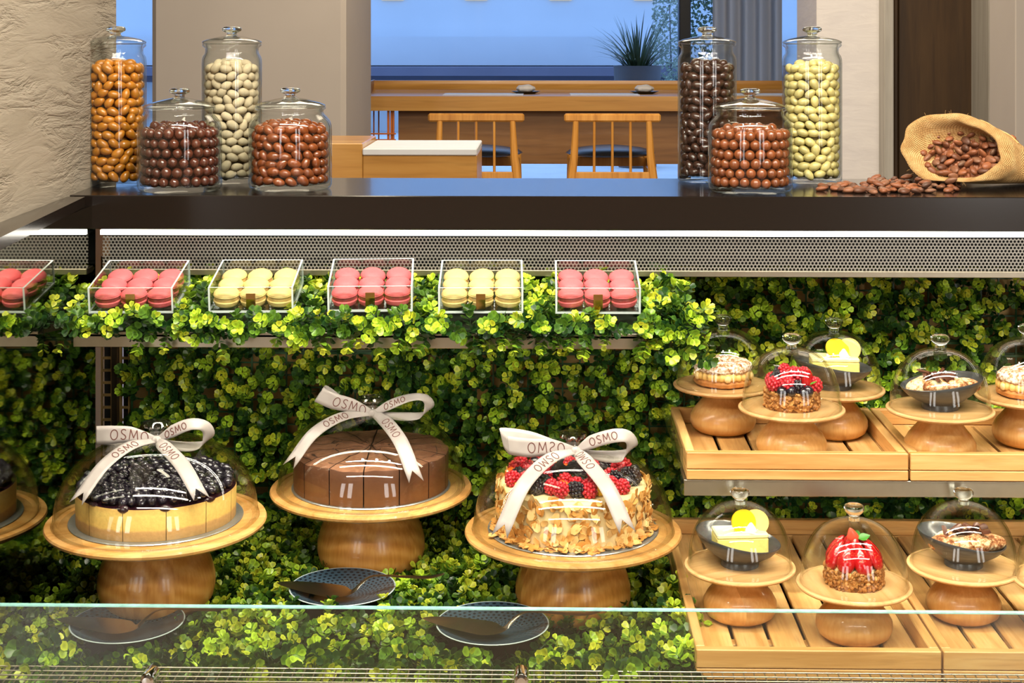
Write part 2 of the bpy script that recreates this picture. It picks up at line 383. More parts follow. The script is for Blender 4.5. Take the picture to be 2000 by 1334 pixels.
# outside
struct('ground_outside', MB().b2((-14, 9.98, -.12), (14, 40, -.02)), M['pave'])
fw = thing('facade', None, None, (0, 17, 0)); fw['kind'] = 'structure'
obj('wall_panel', MB().b2((-14, 0, 1.02), (14, .5, 4.6)), M['facade'], fw, ang=0)
obj('plinth', MB().b2((-14, -.25, .70), (14, .5, 1.02)), M['facade'], fw, ang=0)
obj('ledge_band', MB().b2((-14, -.9, .60), (14, .5, .69)).b2((-14, -.5, .52), (14, .5, .60)), M['facade_dk'], fw, ang=0)
obj('base_course', MB().b2((-14, -.4, -.1), (14, .5, .52)), M['facade'], fw, ang=0)
M['reflected_glow'] = glow('reflection_glow', (1, .86, .62, 1), .9)
for px in (767, 930, 1095, 1260):  # glowing outlines stand in for ceiling lights reflected in the window glass
    p = at_y(px, -10, 16.98); wd = thing('glass_reflection', None, None, (p.x, 16.98, p.z)); wd['kind'] = 'structure'
    obj('pane', MB().cbox((0, 0, .14), (.21, .03, .36), .004), M['facade'], wd)  # backing block of the stand-in reflection
    obj('reflected_outline', MB().b2((-.125, -.012, -.06), (.125, .012, -.045)).b2((-.125, -.012, -.045), (-.112, .012, .3)).b2((.112, -.012, -.045), (.125, .012, .3)), M['reflected_glow'], wd, ang=0)
# curtains
t = NT('curtain_linen'); dd = t.n('ShaderNodeBsdfDiffuse'); dd.inputs[0].default_value = rgb(186,180,174); tl = t.n('ShaderNodeBsdfTranslucent'); tl.inputs[0].default_value = rgb(190,180,170)
mx = t.n('ShaderNodeMixShader'); mx.inputs[0].default_value = .3; t.l(dd.outputs[0], mx.inputs[1]); t.l(tl.outputs[0], mx.inputs[2]); t.l(mx.outputs[0], t.out.inputs[0]); M['curtain'] = t.m
for i, (p0, p1, lb) in enumerate(((1392, 1527, 'wide pleated beige curtain hanging beside the dark window mullion'), (1562, 1600, 'narrow gathered beige curtain hanging against the white wall'))):
    Y = 9.6; x0, x1 = xat(p0, Y), xat(p1, Y); n = 90; vs = []; fs = []
    for k in range(n+1):
        x = x0+(x1-x0)*k/n; ph = (x-x0)*2*PI/.095
        y = Y+.032*math.sin(ph)+.012*math.sin(ph*.43+1)
        vs += [(x, y, .02), (x, y, 2.9)]
    for k in range(n):
        q = 2*k; fs += [(q, q+2, q+3, q+1)]
    o = obj('curtain', MB().add(vs, fs), M['curtain'], ang=60); tag(o, lb, 'curtain', 'curtains at the window')

# ------------------------------------------------------------------ restaurant furniture
# sushi style counter with raised curved rim
Yf, Yb = 7.7, 8.32; zt = at_y(1000, 188, Yf).z; zr = at_y(1000, 157, Yb).z
xl, xr = xat(706, Yf), xat(1597, Yf)+.12
T = thing('dining_counter', 'long oak counter with an upturned rear rim, set along the window', 'counter', ((xl+xr)/2, (Yf+Yb)/2, 0))
def wobj(name, mb, mat, parent, ang=32): return obj(name, mb, mat, parent, loc=tuple(-x for x in parent.location), ang=ang)
prof = [(Yf, zt-.075), (Yf, zt)] + [(Yb-.16+.12*math.sin(a), zt+.06-.06*math.cos(a)) for a in np.linspace(0, PI/2, 7)] + [(Yb-.04, zr), (Yb, zr), (Yb, zt-.075)]
vs = []; n = len(prof)
for x in (xl, xr): vs += [(x, y, z) for y, z in prof]
fs = [(i, (i+1) % n, n+(i+1) % n, n+i) for i in range(n)]+[tuple(range(n))[::-1], tuple(range(n, 2*n))]
wobj('worktop', MB().add(vs, fs), M['room_oak_lt'], T)
x2 = xat(706, Yf); wl = at_y(706, 172, Yf)
wobj('end_panel', MB().prism([(Yf-.004, zt-.077), (Yf-.004, zt+.05), (Yf+.1, zt+.06), (Yb, zr+.003), (Yb, zt-.077)], xl-.012, xl, 0, Matrix(((0,0,1,0),(1,0,0,0),(0,1,0,0),(0,0,0,1)))), M['room_oak'], T)
zb = at_y(1000, 320, 7.8).z
wobj('front_panel', MB().b2((xat(778, 7.8), 7.8, zb), (xr, 7.83, zt-.07)), M['room_oak'], T, 0)
wobj('end_leg', MB().b2((xr-.1, 7.9, 0), (xr-.04, 8.2, zt-.07)), M['room_oak'], T, 0)
M['orange'] = plain('orange_rack', rgb(196,104,30), .4, 0, .06, 20)
K = thing('wire_rack', 'orange slatted rack under the counter end nearest the pillar', 'rack', (xl+.1, Yf+.2, 0))
za, zc = at_y(706, 204, Yf).z, .18
for x in np.linspace(xl+.005, xl+.055, 4): wobj('upright', MB().cbox((x, Yf+.03+(x-xl)*5, (za+zc)/2), (.007, .007, za-zc), .001), M['orange'], K)
for x in (xat(757, Yf), xat(765, Yf+.04), xat(774, Yf+.2)): wobj('upright', MB().cbox((x, Yf+.04, (za+zc)/2), (.012, .012, za-zc), .001), M['orange'], K)
for z in (at_y(740, 262, Yf).z, at_y(740, 274, Yf).z, za-.005): wobj('rail', MB().cbox(((xl+xat(772, Yf))/2, Yf+.03, z), (xat(772, Yf)-xl, .008, .008), .001), M['orange'], K)
wobj('shelf_board', MB().cbox(((xl+xat(778, Yf))/2+.02, Yf+.2, zc+.0), (.2, .3, .012), .002), M['room_oak'], K)
# place mats, towels on trays
M['paper'] = plain('place_mat_paper', rgb(210,212,216), .6, 0, .03, 10); M['tray_blk'] = plain('black_lacquer', rgb(18,17,20), .3, 0, .1)
M['towel'] = plain('folded_towel', rgb(206,202,200), .9, 0, .08, 30, .3)
for i, (px, w_) in enumerate(((945, .42), (1180, .36), (1495, .36))):
    p = at_y(px, 181, Yf+.26); z = zt
    tag(obj('place_mat', MB().cbox((0, 0, .0015), (w_, .26, .003), .0008), M['paper'], loc=(p.x, Yf+.24, z)), ('pale', 'pale', 'grey')[i]+' place mat on the counter %s' % ('beside the pillar end', 'between the two folded towels', 'seen between the two tall jars near the curtain')[i], 'place mat', 'place mats along the counter')
for i, px in enumerate((1027, 1259)):
    p = at_y(px, 170, Yf+.34)
    d_ = thing('towel_dish', 'black oval dish under a rolled towel, %s' % ('in front of the plain window', 'in front of the spiky plant')[i], 'dish', (p.x, Yf+.36, zt), 0, 'towel dishes on the counter')
    obj('plate', MB().lathe([(0, 0), (.045, 0), (.075, .012), (.078, .014), (.072, .013), (.042, .004), (0, .004)], 24), M['tray_blk'], d_)
    tw = obj('towel', MB().ell((0, 0, .0), (.052, .034, .022), 14, 8, None, 0, lambda p: (p[0]*(1+.12*math.sin(5*p[1])), p[1], p[2]*(1+.15*math.sin(7*p[0])))), M['towel'], loc=(p.x, Yf+.36, zt+.027)); tag(tw, 'rolled white towel on a black dish, ' + ('by the middle of the counter' if i == 0 else 'in front of the spiky plant outside'), 'towel', 'rolled towels on the counter')
# slat back chairs
M['seat_blk'] = plain('black_leather', rgb(16,15,16), .35, 0, .1, 30)
def chair(px, lb, rz):
    Y = 7.05; p = at_y(px, 222, Y); c = thing('slat_back_chair', lb, 'chair', (p.x, Y, 0), rz, 'slat back chairs at the counter')
    obj('seat', MB().ell((0, .21, .455), (.215, .21, .032), 24, 8, None, 0, lambda q: (q[0], q[1], q[2]*(1 if q[2] > 0 else .7)-.15*abs(q[0])+.05)), M['seat_blk'], c)
    obj('top_rail', MB().cbox((0, 0, .63), (.45, .022, .04), .008), M['chair_oak'], c)
    for s in (-1, 1):
        obj('leg', MB().tube([(s*.205, -.005, 0), (s*.192, 0, .33), (s*.178, .004, .45), (s*.170, .0, .615)], [.017, .022, .019, .013], 10), M['chair_oak'], c)
        obj('leg', MB().tube([(s*.2, .40, 0), (s*.185, .385, .43)], [.015, .02], 10), M['chair_oak'], c)
    for k in (-1, 0, 1): obj('slat', MB().tube([(k*.085, .002, .35), (k*.084, .0, .615)], .0065, 8), M['chair_oak'], c)
    obj('apron', MB().cbox((0, .0, .352), (.37, .02, .05), .004), M['chair_oak'], c)
    for s in (-1, 1): obj('side_rail', MB().cbox((s*.187, .195, .395), (.02, .37, .045), .004), M['chair_oak'], c)
    obj('front_rail', MB().cbox((0, .385, .395), (.36, .02, .045), .004), M['chair_oak'], c)
chair(930, 'oak slat back chair with black seat, standing nearer the pillar', 0)
chair(1196, 'oak slat back chair with black seat, standing nearer the dark almond jar', 0)
# host desk
Y = 5.0; z1 = at_y(800, 290, Y).z; z0_ = at_y(800, 303, Y).z; z2 = at_y(680, 280, Y).z
xa, xb, xc = xat(560, Y), xat(708, Y), xat(932, Y)
H = thing('host_desk', 'low oak desk with a white top panel, standing before the pillar', 'desk', ((xa+xc)/2, Y+.2, 0))
wobj('side_block', MB().cbox(((xa+xb)/2, Y+.2, z2/2), (xb-xa, .4, z2), .003), M['room_oak_lt'], H)
wobj('front_panel', MB().cbox(((xb+xc)/2, Y+.2, z0_/2), (xc-xb-.002, .4, z0_), .003), M['room_oak_lt'], H)
wobj('white_top', MB().cbox(((xb+xc)/2, Y+.2, (z0_+z1)/2), (xc-xb-.002, .42, z1-z0_), .003), M['paper'], H)
# outside plants
M['blade'] = plain('spiky_leaf', rgb(38,62,36), .5, 0, .4, 8); M['planter'] = plain('grey_planter', rgb(70,70,76), .7, 0, .1, 8)
p = at_y(1245, 128, 12.0); G = thing('spiky_potted_plant', 'spiky green plant in a grey pot outside the window', 'plant', (p.x, 12.0, 0))
obj('pot', MB().lathe([(0, -.02), (.15, -.02), (.19, p.z), (.17, p.z), (.16, p.z-.04), (0, p.z-.04)], 20), M['planter'], G)
for k in range(130):
    a = random.uniform(0, 2*PI); L = random.uniform(.28, .52); lean = random.uniform(.15, 1.05); r0 = random.uniform(0, .09)
    d_ = Vector((math.cos(a), math.sin(a), 0)); side = Vector((-d_.y, d_.x, 0)); pts = []
    for q in range(5):
        u = q/4; ang = lean*(1+u*.7); pts.append(d_*(r0+L*u*math.sin(ang*.8))+Vector((0, 0, p.z-.04+L*u*math.cos(ang*.75))))
    vs = []; fs = []
    for q, c in enumerate(pts):
        wd = .009*(1-q/4)**.6; vs += [c-side*wd, c+side*wd]
    fs = [(2*q, 2*q+1, 2*q+3, 2*q+2) for q in range(4)]
    obj('blade', MB().add(vs, fs), M['blade'], G, ang=60)
M['olive_leaf'] = plain('pale_outdoor_leaf', rgb(120,140,128), .5, 0, .35, 20)
p = at_y(1308, 100, 13.4); B = thing('leafy_bush', 'pale leafy bush outside beside the window mullion', 'plant', (p.x, 13.4, 0))
mb = MB()
for k in range(1500):
    c = Vector((random.uniform(-.15, .15), random.uniform(-.15, .15), random.uniform(.35, 1.6))); e = Euler((random.uniform(0, 6), random.uniform(0, 6), 0)).to_matrix()
    mb.add([c+e @ Vector(q) for q in ((-.018,0,0), (0,.011,.003), (.018,0,0), (0,-.011,.003))], [(0,1,2,3)])
tag(obj('foliage', mb, M['olive_leaf'], B, ang=0), kind='stuff')
obj('stem', MB().tube([(0,0,-.02), (.02,0,.5), (0,.02,1.3)], [.014,.01,.004], 6), M['planter'], B)
p = at_y(1372, 60, 14.6); B = thing('dark_shrub', 'dark shrub outside between the mullion and the curtain', 'plant', (p.x+.1, 14.6, 0)); mb = MB()
for k in range(1800):
    c = Vector((random.uniform(-.3, .3), random.uniform(-.2, .2), random.uniform(.1, 1.7))); e = Euler((random.uniform(0, 6), random.uniform(0, 6), 0)).to_matrix()
    mb.add([c+e @ Vector(q) for q in ((-.022,0,0), (0,.014,.003), (.022,0,0), (0,-.014,.003))], [(0,1,2,3)])
tag(obj('foliage', mb, M['blade'], B, ang=0), kind='stuff')
obj('stem', MB().tube([(0,0,-.02), (.02,0,.5), (0,.02,1.3)], [.014,.01,.004], 6), M['planter'], B)

# ------------------------------------------------------------------ the display case
XM = -.738; XR = 1.2; LZ = .744; LY0, LY1 = 2.45, 2.766
case = thing('display_case', 'refrigerated pastry display case with dark ledge, steel grille and low glass front', 'display case', (.19, 2.3, 0))
wobj('ledge', MB().cbox(((XM-.12+XR)/2, (LY0+LY1)/2, LZ-.0275), (XR-XM+.12, LY1-LY0, .055), .0012), M['ledge'], case)
ca = at_z(165, 384, LZ); cb = at_z(0, 463, LZ); cc = cb+(cb-ca)*1.2
wobj('side_ledge', MB().prism([(ca.x, ca.y+.002), (ca.x-.13, ca.y+.002), (cc.x-.16, cc.y), (cc.x, cc.y)], LZ-.017, LZ-.0005), M['ledge'], case, 0)
wobj('light_strip', MB().b2((XM+.012, LY0+.006, LZ-.0652), (XR, LY0+.014, LZ-.0572)), M['led'], case, 0)
zg1, zg0 = LZ-.069, at_y(1000, 526, LY0+.02).z; zl = at_y(1000, 540, LY0+.01).z
wobj('air_grille', MB().b2((XM+.012, LY0+.019, zg0), (XR, LY0+.0205, zg1)), M['perf'], case, 0)
wobj('grille_cavity', MB().b2((XM+.012, LY0+.06, zg0), (XR, LY0+.07, zg1)).b2((XM+.012, LY0+.021, zg1), (XR, LY0+.07, zg1+.004)), M['black'], case, 0)
wobj('grille_lip', MB().cbox(((XM+XR)/2+.006, LY0+.03, (zg0+zl)/2), (XR-XM-.012, .04, zg0-zl), .001), M['steel'], case)
WY = 2.635
wobj('back_panel', MB().b2((XM, WY, .10), (XR, WY+.012, LZ-.055)), M['brass'], case, 0)
wobj('deck', MB().b2((XM, 2.05, .115), (XR, WY, .130)), M['steel_dk'], case, 0)
xd = at_z(1330, 1200, .16).x
wobj('deck_riser', MB().b2((xd, 2.02, .130), (XR, WY-.02, .1615)), M['steel_dk'], case, 0)
wobj('side_mirror', MB().prism([(XM, 2.47), (XM-.006, 2.47), (XM-.001, 1.86), (XM+.005, 1.86)], .08, LZ-.0175), M['mirror'], case, 0)
pz = (.1, LZ-.056); x_ = xat(172, 2.455)
wobj('corner_post', MB().cbox((x_-.0035, 2.458, sum(pz)/2), (.009, .016, pz[1]-pz[0]), .001), M['steel_dk'], case)
wobj('post_trim', MB().cbox((x_+.0035, 2.454, sum(pz)/2), (.0035, .014, pz[1]-pz[0]), .0006), M['steel'], case)
for i, (p0, p1, d0, d1) in enumerate(((197, 221, 200, 216), (233, 253, 238, 250))):
    Y = 2.615; xa_, xb_, h0, h1 = (xat(q, Y) for q in (p0, p1, d0, d1)); mb = MB()
    mb.b2((xa_, Y, .13), (h0, Y+.004, .62)).b2((h1, Y, .13), (xb_, Y+.004, .62)).b2((h0, Y+.012, .13), (h1, Y+.014, .62), 1)
    for z in np.arange(.14, .62, .0215): mb.b2((h0, Y, z), (h1, Y+.004, z+.0045))
    wobj('slotted_upright', mb, [M['brass'], M['black']], case, 0)
x0, x1 = xat(222, 2.62), xat(233, 2.62); wobj('upright_channel', MB().b2((x0, 2.606, .13), (x1, 2.63, .62)), M['steel_dk'], case, 0)
# front glass, standoffs
GY = 1.90; gz = at_y(1000, 1190, GY).z
fg = thing('front_glass', 'low clear glass front screen with a green upper edge', 'glass screen', (.19, GY, 0)); 
sl = math.tan(R(.25))
wobj('glass_sheet', MB().b2((-.9, GY, .06), (1.15, GY+.008, gz-.0015)), M['front_glass'], fg, 0)
wobj('glass_edge', MB().b2((-.9, GY, gz-.0015), (1.15, GY+.008, gz)), M['glass_edge'], fg, 0)
for px in (289, 1018):
    p = at_y(px, 1327, GY-.004)
    wobj('standoff', MB().lathe([(0, .009), (.0055, .0085), (.0085, .006), (.0094, .001), (.0094, -.022), (0, -.022)], 20, (0,0,0), 0, None, Matrix.Translation(p) @ Matrix.Rotation(PI/2, 4, 'X')), M['chrome'], fg)
# wire grate
gr = thing('wire_grate', 'steel wire grate between the front glass and the planted deck', 'grate', (.19, 1.9395, .175))
wx = MB().cbox((0, 0, 0), (.0017, .067, .0017), .0004).mesh('wire', M['steel']); wl_ = MB().cbox((0, 0, 0), (XR-XM, .0017, .0017), .0004).mesh('long_wire', M['steel'])
for k in range(int((XR-XM)/.0136)): link('wire', wx, gr, (XM+.004+.0136*k-.19, 0, 0))
for k in range(5): link('long_wire', wl_, gr, ((XM+XR)/2-.19, -.0272+.0136*k, .0017))
wobj('drain_tray', MB().b2((XM, 1.9, .085), (XR, 2.06, .092)).b2((XM, 2.045, .085), (XR, 2.05, .13)), M['steel_dk'], case, 0)
wobj('case_body', MB().b2((XM, 1.91, 0), (XR, LY1-.02, .082)).b2((XM, WY+.02, .082), (XR, LY1-.03, LZ-.06)), M['ledge'], case, 0)
# metal shelves
SYF = 2.262; s_z0, s_z1 = at_y(700, 680, SYF).z, at_y(700, 650, SYF).z
sx0, sx1 = xat(143, SYF), xat(1312, SYF)
sh = thing('metal_shelf', 'steel shelf lined with boxwood, carrying the macaron boxes', 'shelf', ((sx0+sx1)/2, 2.45, s_z0))
TILT = R(10); tt = math.tan(TILT)
wobj('shelf_lip', MB().cbox(((sx0+sx1)/2, SYF+.0012, (s_z0+s_z1)/2), (sx1-sx0, .0024, s_z1-s_z0), .0006), M['steel'], sh)
wobj('shelf_plate', MB().add([(sx0, SYF, s_z1-.004), (sx1, SYF, s_z1-.004), (sx1, WY, s_z1-.004+tt*(WY-SYF)*.55), (sx0, WY, s_z1-.004+tt*(WY-SYF)*.55)] + [(sx0, SYF, s_z1-.007), (sx1, SYF, s_z1-.007), (sx1, WY, s_z1-.007+tt*(WY-SYF)*.55), (sx0, WY, s_z1-.007+tt*(WY-SYF)*.55)], [(0,1,2,3), (7,6,5,4), (0,4,5,1), (1,5,6,2), (2,6,7,3), (3,7,4,0)]), M['steel'], sh, 0)
for x in (sx0+.012, sx1-.012): wobj('bracket', MB().prism([(SYF+.03, s_z0+.012), (WY, s_z0-.03), (WY, s_z0+.04), (SYF+.03, s_z1-.006)], x-.0015, x+.0015, 0, Matrix(((0,0,1,0),(1,0,0,0),(0,1,0,0),(0,0,0,1)))), M['steel'], sh, 0)
wobj('led_strip', MB().b2((sx0+.02, SYF+.006, s_z0+.009), (sx1-.02, SYF+.014, s_z0+.012)), M['led2'], sh, 0)
UYF = 2.185; u1, u0 = at_y(1600, 939, UYF).z, at_y(1600, 970, UYF).z; ux0 = xat(1336, UYF)
s2 = thing('metal_shelf', 'steel shelf carrying the two upper wooden trays of glass domes', 'shelf', ((ux0+XR)/2, 2.4, u0))
wobj('shelf_lip', MB().cbox(((ux0+XR)/2, UYF+.0012, (u0+u1)/2), (XR-ux0, .0024, u1-u0), .0006), M['steel'], s2)
wobj('shelf_plate', MB().b2((ux0, UYF, u1-.003), (XR, WY, u1-.0005)), M['steel'], s2, 0)
wobj('bracket', MB().prism([(UYF+.003, u0), (WY, u0-.06), (WY, u1+.045), (UYF+.003, u1+.045)], ux0-.005, ux0-.001, 0, Matrix(((0,0,1,0),(1,0,0,0),(0,1,0,0),(0,0,0,1)))), M['acrylic'], s2, 0)

wobj('led_strip', MB().b2((ux0+.02, UYF+.006, u0+.009), (XR-.02, UYF+.014, u0+.012)), M['led2'], s2, 0)
# ------------------------------------------------------------------ wooden trays
def tray(lo, wd, dp, h, label, slats, grp):
    x, y, z = lo; T = thing('wooden_tray', label, 'tray', (x+wd/2, y+dp/2, z), 0, grp); X = wd/2; Y = dp/2; th = .013
    zs = h-.025
    for nm, zz, hh in (('upper', h-.0125, .024), ('lower', h-.0325 if h > .035 else .006, .0145)):
        for sy in (-1, 1): obj('end_rail', MB().cbox((0, sy*(Y-th/2), zz), (wd-.0016, th, hh), .0012), M['oakx'], T)
        for sx in (-1, 1): obj('side_rail', MB().cbox((sx*(X-th/2-.0008), 0, zz), (th, dp-2*th-.001, hh), .0012), M['oak'], T)
    for sx in (-1, 1):
        for sy in (-1, 1): obj('corner_block', MB().cbox((sx*(X-.024), sy*(Y-.024), (zs-.006)/2), (.018, .018, zs-.006), .001), M['oak'], T)
    n = slats; inner = wd-2*th-.004; gap = .0055; sw = (inner-gap*(n-1))/n
    me = MB().cbox((0, 0, 0), (sw, dp-2*th-.002, .008), .0012).mesh('slat', M['oak'])
    for k in range(n): link('slat', me, T, (-inner/2+sw/2+k*(sw+gap), 0, zs-.004))
    for sy in (-.6, .6): obj('batten', MB().cbox((0, sy*Y, zs-.0125), (inner, .02, .008), .001), M['oakx'], T)
    return T
TZ = .1615; th_l = .0405
a = at_z(1359, 1268, TZ+th_l); by = at_z(1700, 1012, TZ+th_l).y
tray((a.x, a.y, TZ), .320, by-a.y, th_l, 'long slatted oak tray on the deck under the lemon and strawberry domes', 6, 'wooden trays in the case')
tray((a.x+.3215, a.y, TZ), .320, by-a.y, th_l, 'long slatted oak tray on the deck under the lower chocolate cream bowl', 6, 'wooden trays in the case')
UZ = u1; uh = .0405
a2 = at_z(1340, 883, UZ+uh); by2 = at_z(1600, 795, UZ+uh).y
tray((a2.x, a2.y, UZ), .320, by2-a2.y, uh, 'short slatted oak tray on the steel shelf under the berry tart dome', 6, 'wooden trays in the case')
tray((a2.x+.3215, a2.y, UZ), .320, by2-a2.y, uh, 'short slatted oak tray on the steel shelf under the upper chocolate cream bowl', 6, 'wooden trays in the case')
TTOP = TZ+th_l-.025; UTOP = UZ+uh-.025
# ------------------------------------------------------------------ jars of sweets
def sweet_mat(name, c, rough, var=.1, coat=.3, bump=0):
    t = NT(name); oi = t.n('ShaderNodeObjectInfo'); nz = t.noise(t.coord((1,1,1)), 160, 3)
    col = t.ramp(nz, [(.3, tuple(x*(1-var) for x in c[:3])+(1,)), (.7, tuple(min(1, x*(1+var)) for x in c[:3])+(1,))])
    hv = t.n('ShaderNodeHueSaturation'); t.l(t.math('MULTIPLY_ADD', oi.outputs['Random'], .3, .85), hv.inputs['Value']); t.l(col, hv.inputs['Color'])
    t.pbr(hv.outputs[0], rough, 0, t.bump(nz, bump, .001) if bump else None, .5, coat); return t.m
SW = {'caramel': sweet_mat('caramel_coating', rgb(176,110,28), .28), 'choc': sweet_mat('dark_choc_coating', rgb(86,44,30), .16, .1, .6),
      'dusted': sweet_mat('sugar_dusting', rgb(188,172,140), .8, .08, 0, .2), 'brown': sweet_mat('red_brown_coating', rgb(128,64,28), .2, .1, .5),
      'bitter': sweet_mat('bitter_choc_coating', rgb(58,34,24), .2, .1, .5), 'hazel': sweet_mat('milk_choc_coating', rgb(132,70,36), .2, .08, .5),
      'cream': sweet_mat('cream_coating', rgb(198,182,116), .32)}
T_OUT = [(0, 0), (.046, 0), (.0505, .0015), (.0524, .006), (.0526, .012), (.0526, .212), (.0522, .219), (.0505, .2245), (.0475, .2285), (.0465, .233), (.0468, .2385), (.0505, .2415), (.0518, .2435), (.0512, .2465)]
T_IN = [(.0465, .2465), (.0445, .24), (.0443, .231), (.0470, .2255), (.0495, .219), (.0500, .212), (.0500, .014), (.048, .009), (0, .008)]
T_LID = [(0, .2455), (.045, .2455), (.0515, .2472), (.0522, .2488), (.0515, .2508), (.042, .2545), (.024, .2585), (.0115, .2605)]
T_KNOB = [(.0115, .2600), (.0085, .2625), (.0085, .265), (.012, .267), (.0165, .2695), (.0172, .2725), (.0155, .2755), (.009, .2772), (0, .2776)]
S_OUT = [(0, 0), (.062, 0), (.0675, .002), (.0700, .007), (.0704, .014), (.0704, .100), (.0698, .108), (.067, .116), (.0618, .1225), (.0570, .1270), (.0555, .1305), (.0560, .1335), (.0595, .1355), (.0602, .1375), (.0595, .139)]
S_IN = [(.0545, .139), (.053, .133), (.0528, .130), (.0545, .126), (.0595, .121), (.0645, .114), (.067, .106), (.0674, .1), (.0674, .016), (.065, .010), (0, .008)]
S_LID = [(0, .138), (.052, .138), (.0588, .1395), (.0596, .141), (.0588, .143), (.048, .1475), (.028, .1525), (.0125, .1555)]
S_KNOB = [(.0125, .155), (.0085, .1575), (.0083, .1605), (.0115, .1625), (.0162, .165), (.0170, .168), (.0152, .171), (.009, .1726), (0, .173)]
def jar(tall, px, py, nm, matk, cand, label, lid_lab):
    p = at_z(px, py, LZ)
    J = thing('glass_jar', label, 'jar', (p.x, p.y, LZ), 0, 'lidded jars on the ledge')
    O, I, L, K = (T_OUT, T_IN, T_LID, T_KNOB) if tall else (S_OUT, S_IN, S_LID, S_KNOB)
    obj('jar_body', MB().lathe(O+I, 48), M['jar'], J, ang=50)
    ld = obj('lid', MB().lathe(L, 48), M['lid'], J, ang=50); obj('knob', MB().lathe(K, 24), M['solid_glass'], ld, ang=60)
    kind, (ra, rb), dz, lab, cat = cand
    ball = kind == 'ball'
    fn = (lambda q: q) if ball else (lambda q: (q[0], q[1]*(1-.14*q[0]), q[2]*(1-.14*q[0])))
    mb0 = MB().ell((0,0,0), (ra, rb, rb*(.94 if not ball else 1)), 14, 9, None, 0, fn)
    if not ball: mb0.v = [(x, y, z) for x, y, z in mb0.v]
    me = mb0.mesh(nm, SW[matk], 0); me.polygons.foreach_set('use_smooth', [True]*len(me.polygons))
    Rin = (.0497 if tall else .0670); top = .208 if tall else .110; z = .0095+rb; fill = MB()
    ring = Rin-rb*1.03; first = True; layer = 0; step = (2*ra*.84 if not ball else 2*ra*1.02)
    rad = random.Random(px)
    while z < top:
        rz = ring
        if not tall and z > .098: rz = ring-(z-.098)*.9
        n = int(2*PI*rz/step); off = layer*.5+rad.random()*.3
        for k in range(n):
            a = 2*PI*(k+off)/n
            jz = rad.uniform(-.0022, .0022)*(1 if not ball else .5); rr = rz-rad.uniform(0, .0015)
            e = Euler((rad.uniform(-.5, .5), rad.gauss(0, .55) if not ball else 0, a+PI/2+rad.uniform(-.18, .18)))
            loc = Vector((rr*math.cos(a), rr*math.sin(a), z+jz)); sc = rad.uniform(.9, 1.06)
            if math.sin(a) < .22:
                o = link(nm, me, None, loc+J.location, e, (sc, sc, sc)); tag(o, lab, cat, lab)
            else: fill.ell(loc, (ra*sc, rb*sc, rb*sc), 8, 6, e)
        n2 = max(4, int(n*.55))
        for k in range(n2):
            a = 2*PI*(k+off)/n2; fill.ell(((rz-2*rb)*math.cos(a), (rz-2*rb)*math.sin(a), z+rad.uniform(-.003, .003)), (ra, rb, rb), 8, 6, Euler((0, rad.gauss(0, .4), a+PI/2)))
        z += dz*rad.uniform(.97, 1.03); layer += 1
    # top layer
    zt_ = z-dz*.55
    for k in range(16 if tall else 26):
        a = k*2.4; r = (ring-.012)*math.sqrt(k/(16 if tall else 26)); e = Euler((0, rad.gauss(0, .3), rad.uniform(0, 6)))
        if not tall: r *= .9
        loc = Vector((r*math.cos(a), r*math.sin(a), zt_+rad.uniform(-.002, .004)))
        if math.sin(a) < .3: tag(link(nm, me, None, loc+J.location, e), lab, cat, lab)
        else: fill.ell(loc, (ra, rb, rb), 8, 6, e)
    fill.lathe([(0, .0095), (ring-2.6*rb, .0095), (ring-2.6*rb, zt_-.004), (0, zt_-.004)], 20)
    f = obj(nm+'_fill', fill, SW[matk], None, tuple(J.location), ang=60); tag(f, lab.split(' in the ')[0].split(' inside ')[0]+', packed at the core and rear of the %s jar' % label.split(' holding')[0].replace('lidded ', '').replace(' glass jar', ''), cat, None, 'stuff')
AL = ('almond', (.0118, .0082), .0142); BL = ('ball', (.0088, .0088), .0158)
jar(True, 226, 361.5, 'caramel_almond', 'caramel', AL+('caramel coloured almond in the tall jar beside the textured wall', 'sweet'), 'tall lidded glass jar holding caramel almonds, standing beside the textured wall', '')
jar(False, 351, 371.5, 'chocolate_ball', 'choc', BL+('dark glossy chocolate ball in the short jar near the textured wall', 'sweet'), 'short lidded glass jar holding dark chocolate balls, near the textured wall', '')
jar(True, 453, 356, 'dusted_almond', 'dusted', AL+('pale dusted almond in the tall jar before the plain pillar', 'sweet'), 'tall lidded glass jar holding pale dusted almonds, in front of the pillar', '')
jar(False, 567, 368.5, 'brown_almond', 'brown', AL+('reddish brown almond in the short jar before the plain pillar', 'sweet'), 'short lidded glass jar holding red brown almonds, in front of the pillar', '')
jar(True, 1381, 353.5, 'bitter_almond', 'bitter', AL+('near black chocolate almond in the tall jar by the curtain', 'sweet'), 'tall lidded glass jar holding almost black almonds, before the curtain', '')
jar(False, 1465, 373.5, 'hazelnut_ball', 'hazel', BL+('milk chocolate ball in the short jar between two tall jars', 'sweet'), 'short lidded glass jar holding milk chocolate balls, between two tall jars', '')
jar(True, 1586, 355.5, 'cream_almond', 'cream', AL+('pale yellow almond in the tall jar nearest the burlap sack', 'sweet'), 'tall lidded glass jar holding pale yellow almonds, nearest the burlap sack', '')

